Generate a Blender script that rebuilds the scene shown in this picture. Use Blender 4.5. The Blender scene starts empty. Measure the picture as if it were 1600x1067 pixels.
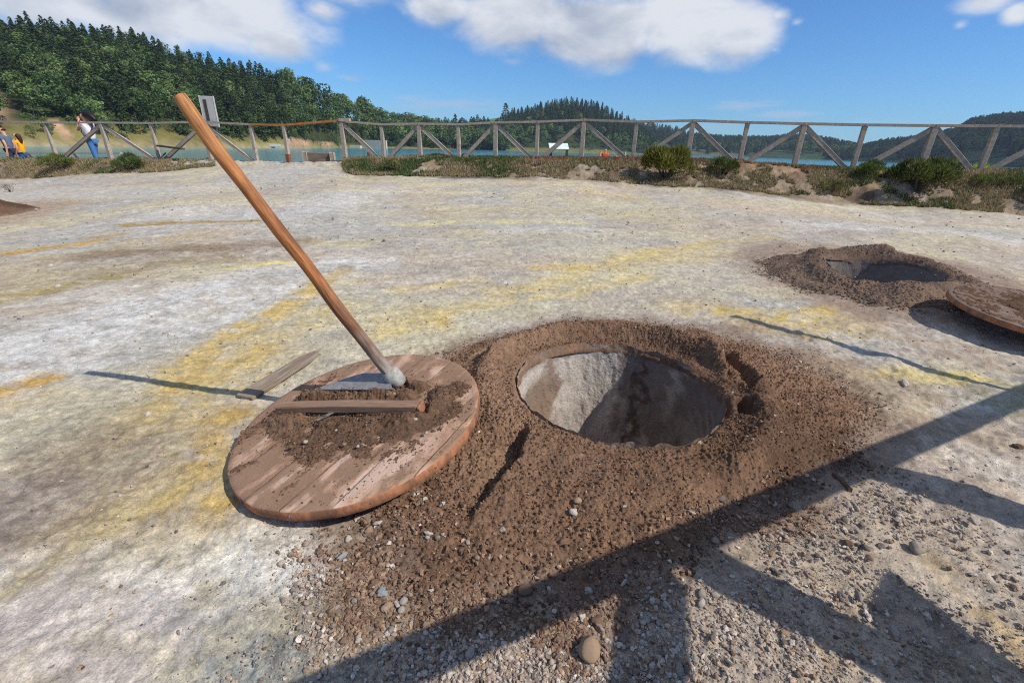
import bpy, bmesh, math, random
import numpy as np
from mathutils import Vector, Matrix
R_ = math.radians
rng = np.random.default_rng(7)
random.seed(7)
sc = bpy.context.scene
COL = sc.collection

# ------------------------------------------------------------------ camera
F = 711.0; PITCH = R_(23.1); ROLL = R_(1.8); H = 1.1
fw = np.array([0, math.cos(PITCH), -math.sin(PITCH)])
r0 = np.array([1., 0, 0]); u0 = np.cross(r0, fw)
rt = math.cos(ROLL)*r0 + math.sin(ROLL)*u0
up = -math.sin(ROLL)*r0 + math.cos(ROLL)*u0
CAM = np.array([0, 0, H])
cd = bpy.data.cameras.new('camera'); cam = bpy.data.objects.new('camera', cd); COL.objects.link(cam)
cd.sensor_width = 36; cd.lens = F/1600*36; cd.clip_start = 0.02; cd.clip_end = 20000
M4 = Matrix(((rt[0], up[0], -fw[0], 0), (rt[1], up[1], -fw[1], 0), (rt[2], up[2], -fw[2], H), (0, 0, 0, 1)))
cam.matrix_world = M4
sc.camera = cam

def ray(x, y):
    return fw + (x-800)/F*rt - (y-533.5)/F*up
def gp(x, y, z=0.):
    d = ray(x, y); return CAM + d*((z-H)/d[2])
def pd(x, y, Y):
    d = ray(x, y); return CAM + d*(Y/d[1])
def pr(x, y, dist):            # at a horizontal distance
    d = ray(x, y); return CAM + d*(dist/math.hypot(d[0], d[1]))
def az_of(px, py=230):
    d = ray(px, py); return math.atan2(d[0], d[1])

# ------------------------------------------------------------------ noise (numpy)
def _h(ix, iy, iz, seed):
    n = (ix.astype(np.int64)*374761393 + iy.astype(np.int64)*668265263 + iz.astype(np.int64)*2147483647 + seed*1274126177) & 0xffffffff
    n = ((n ^ (n >> 13))*1274126177) & 0xffffffff
    n = (n ^ (n >> 16)) & 0xffffffff
    return n.astype(np.float64)/4294967295.0
def vnoise(x, y, seed=0):
    x = np.asarray(x, float); y = np.asarray(y, float)
    ix = np.floor(x); iy = np.floor(y); fx = x-ix; fy = y-iy
    fx = fx*fx*fx*(fx*(fx*6-15)+10); fy = fy*fy*fy*(fy*(fy*6-15)+10)
    z = np.zeros_like(ix)
    a = _h(ix, iy, z, seed); b = _h(ix+1, iy, z, seed); c = _h(ix, iy+1, z, seed); d = _h(ix+1, iy+1, z, seed)
    return (a+(b-a)*fx)+((c+(d-c)*fx)-(a+(b-a)*fx))*fy
def fbm(x, y, oct=4, seed=0, gain=.5):       # about -1 .. 1
    s = 0; a = 1; t = 0
    for o in range(oct):
        c, q = math.cos(.6*o+.3), math.sin(.6*o+.3)
        s = s + a*(vnoise(x*c-y*q+17.3*o, x*q+y*c-9.1*o, seed+o*31)*2-1); t += a; a *= gain
        x = x*2.03; y = y*2.03
    return s/t*1.6
def worley(x, y, seed=0):                    # F1 distance and a cell value
    ix = np.floor(x); iy = np.floor(y); best = np.full(np.shape(x), 9.); val = np.zeros(np.shape(x))
    z = np.zeros_like(ix)
    for dx in (-1, 0, 1):
        for dy in (-1, 0, 1):
            cx, cy = ix+dx, iy+dy
            px = cx+_h(cx, cy, z, seed+1); py = cy+_h(cx, cy, z, seed+2)
            d = np.hypot(x-px, y-py); m = d < best
            best = np.where(m, d, best); val = np.where(m, _h(cx, cy, z, seed+3), val)
    return best, val
def sst(a, b, x):
    t = np.clip((x-a)/(b-a), 0, 1); return t*t*(3-2*t)
def segdist(x, y, pts):
    best = np.full(np.shape(x), 1e9)
    for (ax, ay), (bx, by) in zip(pts[:-1], pts[1:]):
        dx, dy = bx-ax, by-ay; L = dx*dx+dy*dy+1e-12
        t = np.clip(((x-ax)*dx+(y-ay)*dy)/L, 0, 1)
        best = np.minimum(best, np.hypot(x-ax-t*dx, y-ay-t*dy))
    return best
def lin(r, g, b):                            # sRGB 0-255 -> linear
    f = lambda c: (c/255/12.92) if c/255 <= .04045 else ((c/255+.055)/1.055)**2.4
    return np.array([f(r), f(g), f(b)])

# ------------------------------------------------------------------ objects
def tag(o, label=None, cat=None, group=None, kind=None):
    if label: o['label'] = label
    if cat: o['category'] = cat
    if group: o['group'] = group
    if kind: o['kind'] = kind
    return o
def empty(name, loc, label, cat, group=None, rz=0):
    o = bpy.data.objects.new(name, None); COL.objects.link(o)
    o.location = [float(v) for v in loc]; o.rotation_euler = (0, 0, rz); o.empty_display_size = .1
    return tag(o, label, cat, group)
def link(name, me, parent=None):
    o = bpy.data.objects.new(name, me); COL.objects.link(o)
    if parent: o.parent = parent
    return o
def arr_mesh(name, V, Fc, mat, col=None, smooth=True):
    """V (n,3); Fc (m,k) index array with k = 3 or 4"""
    V = np.ascontiguousarray(V, np.float32); Fc = np.ascontiguousarray(Fc, np.int32)
    me = bpy.data.meshes.new(name); m, k = Fc.shape
    me.vertices.add(len(V)); me.vertices.foreach_set('co', V.ravel())
    me.loops.add(m*k); me.loops.foreach_set('vertex_index', Fc.ravel())
    me.polygons.add(m); me.polygons.foreach_set('loop_start', np.arange(0, m*k, k, dtype=np.int32))
    me.polygons.foreach_set('loop_total', np.full(m, k, np.int32))
    me.polygons.foreach_set('use_smooth', np.full(m, bool(smooth)))
    me.update(calc_edges=True)
    if col is not None:
        ca = me.color_attributes.new('Col', 'FLOAT_COLOR', 'POINT')
        c4 = np.ones((len(V), 4), np.float32); c4[:, :3] = col; ca.data.foreach_set('color', c4.ravel())
    if mat: me.materials.append(mat)
    return me
def drop_unused(V, Fc, *extra):
    used = np.zeros(len(V), bool); used[Fc.ravel()] = True
    idx = np.cumsum(used)-1
    return (V[used], idx[Fc]) + tuple(e[used] for e in extra)
def bm_mesh(name, bm, mat, smooth=False):
    me = bpy.data.meshes.new(name); bmesh.ops.recalc_face_normals(bm, faces=bm.faces); bm.to_mesh(me); bm.free()
    if mat: me.materials.append(mat)
    if smooth: me.polygons.foreach_set('use_smooth', [True]*len(me.polygons))
    return me
def grid_faces(n, m, wrap=False):            # n rows, m columns
    i = np.arange(n-1)[:, None]; j = np.arange(m if wrap else m-1)[None, :]
    a = i*m+j; b = i*m+(j+1) % m
    return np.stack([a, b, b+m, a+m], -1).reshape(-1, 4)
def beam(bm, p, q, w, h, upv=(0, 0, 1), bev=.004):
    """square-section timber from p to q"""
    p, q = Vector(p), Vector(q); d = (q-p); L = d.length; d.normalize()
    s = d.cross(Vector(upv))
    if s.length < 1e-4: s = d.cross(Vector((0, 1, 0)))
    s.normalize(); t = s.cross(d); t.normalize()
    r = bmesh.ops.create_cube(bm, size=1)['verts']
    Mx = Matrix(((s.x*w, d.x*L, t.x*h, 0), (s.y*w, d.y*L, t.y*h, 0), (s.z*w, d.z*L, t.z*h, 0), (0, 0, 0, 1)))
    mid = (p+q)/2
    for v in r: v.co = mid + Mx @ v.co
    if bev:
        es = list({e for v in r for e in v.link_edges})
        bmesh.ops.bevel(bm, geom=es, offset=bev, segments=1, affect='EDGES', profile=.5)
def tube_arrays(pts, rad, n=12, cap=True):
    pts = np.asarray(pts, float); rad = np.asarray(rad, float); V = []; prev = None
    for i in range(len(pts)):
        d = pts[min(i+1, len(pts)-1)]-pts[max(i-1, 0)]; d /= np.linalg.norm(d)+1e-12
        a = prev if prev is not None else (np.array([1., 0, 0]) if abs(d[0]) < .9 else np.array([0, 1., 0]))
        a = a - d*(a@d); a /= np.linalg.norm(a); prev = a; b = np.cross(d, a)
        th = np.linspace(0, 2*math.pi, n, endpoint=False)
        V.append(pts[i]+rad[i]*(np.cos(th)[:, None]*a+np.sin(th)[:, None]*b))
    V = np.concatenate(V); Fc = grid_faces(len(pts), n, True)
    tri = np.concatenate([Fc[:, [0, 1, 2]], Fc[:, [0, 2, 3]]])
    if cap:
        V = np.concatenate([V, pts[:1], pts[-1:]]); k = len(V)-2; base = (len(pts)-1)*n
        j = np.arange(n); j2 = (j+1) % n
        tri = np.concatenate([tri, np.stack([j2, j, np.full(n, k)], 1), np.stack([base+j, base+j2, np.full(n, k+1)], 1)])
    return V, tri
_ico = {}
def ico(level):
    if level not in _ico:
        bm = bmesh.new(); bmesh.ops.create_icosphere(bm, subdivisions=level, radius=1)
        V = np.array([v.co[:] for v in bm.verts]); Fc = np.array([[v.index for v in f.verts] for f in bm.faces]); bm.free()
        _ico[level] = (V, Fc)
    return _ico[level]
def stone_shape(level, seed, sq=(1, .8, .6), rough=.22):
    V, Fc = ico(level); r = np.random.default_rng(seed)
    f = np.zeros(len(V))
    for k in range(5):
        a = r.normal(size=3); a /= np.linalg.norm(a)
        f -= (np.tanh((V@a-r.uniform(.35, .8))*4)+1)*.5*rough*.9
    for k in range(6):
        a = r.normal(size=3)*2.2; f += rough*.18*np.sin(V@a*1.6+r.uniform(0, 6))
    W = V*(1+f)[:, None]*np.array(sq)
    return W, Fc
def rand_rot(n, r):
    q = r.normal(size=(n, 4)); q /= np.linalg.norm(q, axis=1)[:, None]
    w, x, y, z = q.T
    return np.stack([1-2*(y*y+z*z), 2*(x*y-z*w), 2*(x*z+y*w), 2*(x*y+z*w), 1-2*(x*x+z*z), 2*(y*z-x*w), 2*(x*z-y*w), 2*(y*z+x*w), 1-2*(x*x+y*y)], 1).reshape(n, 3, 3)
def rotz(n, r, tilt=.35):
    a = r.uniform(0, 2*math.pi, n); c, s = np.cos(a), np.sin(a); z = np.zeros(n); o = np.ones(n)
    A = np.stack([c, -s, z, s, c, z, z, z, o], 1).reshape(n, 3, 3)
    t = r.normal(0, tilt, n); c, s = np.cos(t), np.sin(t)
    B = np.stack([o, z, z, z, c, -s, z, s, c], 1).reshape(n, 3, 3)
    return A@B
def scatter(shapes, pos, size, cols, r, tilt=.35, full=False):
    """copies of little shapes merged into one pair of arrays"""
    VV, FF, CC = [], [], []; off = 0
    pick = r.integers(0, len(shapes), len(pos))
    for k, (V, Fc) in enumerate(shapes):
        m = pick == k; n = int(m.sum())
        if not n: continue
        Rm = rand_rot(n, r) if full else rotz(n, r, tilt)
        W = np.einsum('nij,vj->nvi', Rm, V)*size[m][:, None, None]+pos[m][:, None, :]
        VV.append(W.reshape(-1, 3)); FF.append((Fc[None]+(np.arange(n)*len(V))[:, None, None]+off).reshape(-1, 3))
        CC.append(np.repeat(cols[m], len(V), 0)); off += n*len(V)
    return np.concatenate(VV), np.concatenate(FF), np.concatenate(CC)

# ------------------------------------------------------------------ materials
class NT:
    def __init__(s, tree): s.t = tree; s.n = tree.nodes; s.l = tree.links
    def new(s, typ, **kw):
        n = s.n.new(typ)
        for k, v in kw.items(): setattr(n, k, v)
        return n
    def put(s, sock, v):
        if v is None: return
        if isinstance(v, bpy.types.NodeSocket): s.l.new(v, sock)
        elif isinstance(v, (tuple, list, np.ndarray)) and sock.type == 'RGBA': sock.default_value = tuple(float(a) for a in v)[:3]+(1,)
        elif isinstance(v, (tuple, list, np.ndarray)): sock.default_value = tuple(float(a) for a in v)
        else: sock.default_value = v
    def m(s, op, a, b=None, c=None, clamp=False):
        n = s.new('ShaderNodeMath', operation=op, use_clamp=clamp)
        for i, v in enumerate((a, b, c)): s.put(n.inputs[i], v)
        return n.outputs[0]
    def vm(s, op, a, b=None, scale=None):
        n = s.new('ShaderNodeVectorMath', operation=op); s.put(n.inputs[0], a); s.put(n.inputs[1], b)
        if scale is not None: s.put(n.inputs['Scale'], scale)
        return n.outputs['Value'] if op in ('LENGTH', 'DOT_PRODUCT', 'DISTANCE') else n.outputs[0]
    def noise(s, vec, scale, detail=3, rough=.55, dist=0.):
        n = s.new('ShaderNodeTexNoise'); s.put(n.inputs['Vector'], vec); n.inputs['Scale'].default_value = scale
        n.inputs['Detail'].default_value = detail; n.inputs['Roughness'].default_value = rough; n.inputs['Distortion'].default_value = dist
        return n.outputs[0]
    def voro(s, vec, scale, feat='F1', out='Distance'):
        n = s.new('ShaderNodeTexVoronoi', feature=feat); s.put(n.inputs['Vector'], vec); n.inputs['Scale'].default_value = scale
        return n.outputs[out]
    def mr(s, v, a, b, c=0., d=1., smooth=False):
        n = s.new('ShaderNodeMapRange', interpolation_type='SMOOTHSTEP' if smooth else 'LINEAR')
        for i, q in enumerate((v, a, b, c, d)): s.put(n.inputs[i], q)
        return n.outputs[0]
    def mix(s, f, a, b, mode='MIX'):
        n = s.new('ShaderNodeMix', data_type='RGBA', blend_type=mode); s.put(n.inputs[0], f); s.put(n.inputs[6], a); s.put(n.inputs[7], b)
        return n.outputs[2]
    def coord(s, out='Object'): return s.new('ShaderNodeTexCoord').outputs[out]
    def mapping(s, vec, scale=(1, 1, 1), rot=(0, 0, 0), loc=(0, 0, 0)):
        n = s.new('ShaderNodeMapping'); s.put(n.inputs[0], vec); n.inputs['Scale'].default_value = scale; n.inputs['Rotation'].default_value = rot; n.inputs['Location'].default_value = loc
        return n.outputs[0]
    def attr(s, name='Col'): return s.new('ShaderNodeAttribute', attribute_name=name).outputs[0]
    def bump(s, h, strength, dist, prev=None):
        n = s.new('ShaderNodeBump'); n.inputs['Strength'].default_value = strength; n.inputs['Distance'].default_value = dist
        s.put(n.inputs['Height'], h); s.put(n.inputs['Normal'], prev); return n.outputs[0]
def material(name):
    mt = bpy.data.materials.new(name); mt.use_nodes = True; t = NT(mt.node_tree); b = t.n['Principled BSDF']
    return mt, t, b
def vary(t, col, n, lo=.8, hi=1.2):
    return t.vm('SCALE', col, scale=t.mr(n, .3, .7, lo, hi))
def m_attr(name, rough=.95, scales=(60, 300), lohi=(.82, 1.2), bump=((90, .5, .004),), spec=.15):
    mt, t, b = material(name); co = t.coord(); c = t.attr()
    for s_ in scales: c = vary(t, c, t.noise(co, s_, 4), *lohi)
    t.put(b.inputs['Base Color'], c); b.inputs['Roughness'].default_value = rough; b.inputs['Specular IOR Level'].default_value = spec
    nb = None
    for (s_, st, ds) in bump: nb = t.bump(t.noise(co, s_, 5, .65), st, ds, nb)
    if nb: t.put(b.inputs['Normal'], nb)
    return mt
def m_flat(name, col, rough=.8, scale=40, lohi=(.85, 1.15), bump=None, metal=0., spec=.3):
    mt, t, b = material(name); co = t.coord()
    t.put(b.inputs['Base Color'], vary(t, t.mix(0., col, col), t.noise(co, scale, 4), *lohi))
    b.inputs['Roughness'].default_value = rough; b.inputs['Metallic'].default_value = metal; b.inputs['Specular IOR Level'].default_value = spec
    if bump: t.put(b.inputs['Normal'], t.bump(t.noise(co, bump[0], 4), bump[1], bump[2]))
    return mt
def m_wood(name, c1, c2, axis=1, scale=14, rough=.8, wear=None, spec=.2):
    """grain along one local axis"""
    mt, t, b = material(name); co = t.coord(); s3 = [scale, scale, scale]; s3[axis] = scale*.07
    v = t.mapping(co, tuple(s3)); g = t.noise(v, 2.2, 6, .65, .6); g2 = t.noise(v, 9, 3, .6)
    c = t.mix(t.mr(g, .32, .68), c1, c2); c = vary(t, c, g2, .75, 1.25)
    if wear is not None: c = t.mix(t.mr(t.noise(co, 9, 5, .6), .5, .62), c, wear)
    t.put(b.inputs['Base Color'], c); b.inputs['Roughness'].default_value = rough; b.inputs['Specular IOR Level'].default_value = spec
    t.put(b.inputs['Normal'], t.bump(t.m('ADD', g, t.m('MULTIPLY', g2, .6)), .5, .004))
    return mt
SUN_E=4.8; SKY_S=.11; EXPO=0.0; CLOUD_K=8.6; SKY_TINT=(.47,.83,1.22); HAZE=.00016
# ------------------------------------------------------------------ terrain heights
SUN = np.array([.649, -.292, .702])
LAKE = -2.2
# along the fence: picture x, row of the post feet, depth Y of the fence, row of the foot of the bank, bank width
FEN = np.array([
 (-500,262,15.5,300,1.7), (-200,252,15.4,284,1.7), (0,250,15.0,279,1.7), (85,250,14.4,276,1.7), (165,251,14.0,272,1.7), (250,251,13.7,268,1.6), (330,253,13.4,263,1.1), (450,255,12.9,260,.9),
 (520,252,12.65,262,1.0), (550,249,12.55,274,1.7), (655,247,12.3,275,1.7), (773,247,12.0,278,1.7), (838,248,11.8,279,1.7), (908,249,11.6,282,1.7), (990,250,11.3,289,1.7),
 (1078,252,11.0,293,1.7), (1162,256,10.7,300,1.7), (1245,262,10.4,310,1.7), (1340,266,10.1,318,1.7), (1440,269,9.8,326,1.8), (1545,268,9.5,332,1.8), (1650,269,9.2,340,1.8), (1900,285,8.6,360,1.8)], float)
_a, _rf, _zf, _rb, _zb = [], [], [], [], []
for px, yb, Y, yf, w in FEN:
    p = pd(px, yb, Y); rr = math.hypot(p[0], p[1]); _a.append(math.atan2(p[0], p[1])); _rf.append(rr); _zf.append(p[2])
    q = pr(px, yf, rr-w); _rb.append(rr-w); _zb.append(q[2])
_a = np.array(_a)
def G(x, y):
    """the broad lie of the land"""
    x = np.asarray(x, float); y = np.asarray(y, float)
    a = np.arctan2(x, y); r = np.hypot(x, y)
    rf = np.interp(a, _a, _rf); zf = np.interp(a, _a, _zf); rb = np.interp(a, _a, _rb); zb = np.interp(a, _a, _zb)
    w = sst(R_(125), R_(85), np.abs(a)); zf = zf*w; zb = zb*w
    front = zb*np.clip((r-3.2)/(rb-3.2), 0, 1)**1.25
    bank = zb+(zf-zb)*sst(0, 1, (r-rb)/(rf-rb-.25))
    sl = np.interp(a, [R_(-40), R_(-10)], [.11, .055])
    back = zf-.25*np.clip((r-rf-.3)/1.5, 0, 1)-sl*np.clip(r-rf-.3, 0, 30)
    back = back-3.2*sst(34, 60, r)
    return np.where(r < rb, front, np.where(r < rf+.3, bank, back))
def hit(px, py, fn=None, tmax=80):
    fn = fn or (lambda x, y: surf_smooth(x, y)); d = ray(px, py); t = np.concatenate([np.linspace(.2, 6, 1500), np.linspace(6, tmax, 3000)])
    P = CAM+t[:, None]*d; dz = P[:, 2]-fn(P[:, 0], P[:, 1]); k = np.argmax(dz < 0)
    if dz[k] >= 0: return P[-1]
    f = dz[k-1]/(dz[k-1]-dz[k]); return P[k-1]+(P[k]-P[k-1])*f

# ------------------------------------------------------------------ the lid plane (before the heap, which must stay under it)
LC = np.array([-.586, 1.506, .128]); LR = .47
LN = np.array([-.173, -.084, 1.]); LN /= np.linalg.norm(LN)
def lidp(px, py, h=0.):
    d = ray(px, py); c = LC+LN*h; return CAM+d*(((c-CAM)@LN)/(d@LN))
LU = lidp(655, 640)-lidp(432, 640); LU /= np.linalg.norm(LU); LV = np.cross(LN, LU)
def lidl(px, py, h=0.):
    q = lidp(px, py, h)-LC; return q@LU, q@LV

# ------------------------------------------------------------------ soil heaps round the pits
PC = np.array([.495, 1.87]); PR = .465           # main pit
P2 = np.array([3.42, 4.22]); PR2 = .46           # pit further back
PC3 = np.array([-8.75, 6.95])                      # heap at the left edge
_out = [(540,845),(600,960),(660,1000),(800,965),(900,985),(1000,925),(1150,815),(1290,745),(1375,660),(1320,598),(1215,545),(1100,512),(930,500),(800,518),(690,550),(620,640),(560,760)]
_oa, _or = [], []
for p in _out:
    q = gp(*p)[:2]-PC; _oa.append(math.atan2(q[1], q[0])); _or.append(math.hypot(*q))
_k = np.argsort(_oa); _oa = np.array(_oa)[_k]; _or = np.array(_or)[_k]
_oa = np.concatenate([_oa-2*math.pi, _oa, _oa+2*math.pi]); _or = np.tile(_or, 3)
def heap1(x, y):
    dx, dy = x-PC[0], y-PC[1]; r = np.hypot(dx, dy); a = np.arctan2(dy, dx)
    ro = np.interp(a, _oa, _or)*(1+.05*fbm(np.cos(a)*4+x*2, np.sin(a)*4+y*2, 3, 5))
    back = sst(-.35, .5, np.sin(a))
    coll = np.maximum(back, sst(-.2, .6, np.cos(a)))
    ring = .125+.03*back+(.074*np.exp(-((r-.635)/.055)**2)*(.15+.85*coll)*(1+.25*fbm(x*6, y*6, 3, 77))-.040*sst(.60, .52, r)*(.25+.75*back))
    t = np.clip((r-.5)/np.maximum(ro-.5, .05), 0, 1.3)
    fall = 1-t**1.25
    z = ring*np.clip(fall, -.5, 1)
    z = z+.012*fbm(x*5, y*5, 4, 11)*sst(.5, .62, r)
    # step left by the old edge of the lid, lower on its left
    d1 = segdist(x, y, STEP); side = (x-np.interp(y, STEPY, STEPX))+.022*fbm(y*9, x*3, 3, 13)
    onl = sst(STEPY[0]-.05, STEPY[0]+.05, y)*sst(STEPY[-1]+.03, STEPY[-1]-.06, y)
    z = z-np.minimum(.125, np.maximum(z-.028, 0))*onl*sst(.008, -.016, side)*np.exp(-np.clip(-side, 0, 9)/.15)+.012*onl*sst(0, .01, side)*np.exp(-np.clip(side, 0, 9)/.08)
    for (bx, by, ax, ay, rr, dp) in DENTS:
        d = segdist(x, y, [(bx, by), (ax, ay)]); z = z-dp*sst(rr, rr*.45, d+.012*fbm(x*25, y*25, 2, 3))
        z = z+dp*.22*np.exp(-((d-rr*1.15)/(rr*.4))**2)
    # never higher than the underside of the lid
    qx, qy = x-LC[0], y-LC[1]
    zl = LC[2]-(LN[0]*qx+LN[1]*qy)/LN[2]-.05
    inl = sst(LR+.10, LR-.01, np.hypot(qx, qy))
    z = np.where(inl > 0, np.minimum(z, z*(1-inl)+np.minimum(z, zl-G(x, y))*inl), z)
    return z-.012
def w_(px, py, z=.13): return tuple(gp(px, py, z)[:2])
STEP = [w_(738, 797, .07), w_(770, 765, .08), w_(800, 728, .09), w_(824, 690, .11), w_(834, 657, .12)]
STEP = sorted(STEP, key=lambda p: p[1]); STEPY = [p[1] for p in STEP]; STEPX = [p[0] for p in STEP]
DENTS = [(*w_(1045, 527), *w_(1125, 545), .045, .035), (*w_(1130, 547), *w_(1166, 592), .078, .085), (*w_(1165, 622), *w_(1170, 638), .045, .06), (*w_(1170, 604), *w_(1172, 606), .02, .025), (*w_(1068, 525), *w_(1085, 530), .03, .02)]
def heap2(x, y):
    dx, dy = x-P2[0], y-P2[1]; r = np.hypot(dx, dy); a = np.arctan2(dy, dx)
    ro = np.interp(a, [-math.pi, -2.6, -2.0, -1.57, -1.0, -.4, 0, .6, 1.57, 2.4, math.pi], [1.18, 1.12, 1.05, 1.0, 1.0, .95, .95, .85, .8, .9, 1.18])
    ro = ro*(1+.1*fbm(x*2.2, y*2.2, 3, 8))
    t = np.clip((r-.5)/(ro-.5), 0, 1.3)
    z = (.14+.035*fbm(x*2.7, y*2.7, 2, 21)+.03*np.sin(a*3+1))*(1-t**1.1)+.025*fbm(x*5, y*5, 4, 12)*sst(.44, .7, r)+.06*np.exp(-((r-.62)/.1)**2)*(.6+.8*fbm(x*3, y*3, 3, 31))
    fr = sst(1.2, .3, np.abs(np.angle(np.exp(1j*(a+2.25))))); z = z-.075*fr*sst(.95, .6, r)-.03*sst(.56, .45, r)+.035*sst(1.7, .5, np.abs(np.angle(np.exp(1j*(a-.25)))))*np.exp(-((r-.62)/.12)**2)
    return z-.015
def heap3(x, y):
    r = np.hypot(x-PC3[0], y-PC3[1]); return .46*(1-(r/1.12)**1.05)+.012*fbm(x*5, y*5, 3, 40)-.01
def detail(x, y):
    r = np.hypot(x, y)
    d = .010*fbm(x*2.6, y*2.6, 3, 50)+.003*fbm(x*9, y*13, 3, 51)
    d = d+sst(7, 2.5, r)*(.0035*(.4-np.abs(fbm(x*4.5, y*6.5, 4, 45)))+.0022*(.4-np.abs(fbm(x*13, y*16, 3, 46))))
    d = d+sst(9, 2, r)*(.0034*fbm(x*38, y*38, 3, 52))
    rg = sst(.9, 1.6, x-.25*y+.3*fbm(x*2, y*2, 2, 58))*sst(5, 3, r); d = d+rg*(.016*fbm(x*5, y*5, 4, 59)+.006*fbm(x*17, y*17, 3, 48))
    d = d+.03*fbm(x*.55, y*.55, 2, 53)*sst(2.5, 6, r)
    a = np.arctan2(x, y); rb = np.interp(a, _a, _rb); rf = np.interp(a, _a, _rf)
    bk = sst(-.3, .5, r-rb)*sst(2.5, 0, r-rf)*sst(R_(100), R_(80), np.abs(a))
    return d+bk*(.020*fbm(x*1.6, y*1.6, 4, 54)+.028*fbm(x*6, y*6, 3, 55)+.014*fbm(x*17, y*17, 3, 56))
def surf_smooth(x, y):
    x = np.asarray(x, float); y = np.asarray(y, float); g = G(x, y)
    e = np.zeros_like(g)
    for fn, c, R in ((heap1, PC, 2.1), (heap2, P2, 1.8), (heap3, PC3, 1.5)):
        m = np.hypot(x-c[0], y-c[1]) < R
        if np.any(m):
            if np.ndim(x): e[m] = np.maximum(e[m], fn(x[m], y[m]))
            else: e = np.maximum(e, fn(np.array([x]), np.array([y]))[0])
    return g+e
def surf(x, y):
    x = np.asarray(x, float); y = np.asarray(y, float); g = G(x, y)+detail(x, y); s = surf_smooth(x, y)
    return np.maximum(g, s)

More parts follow.
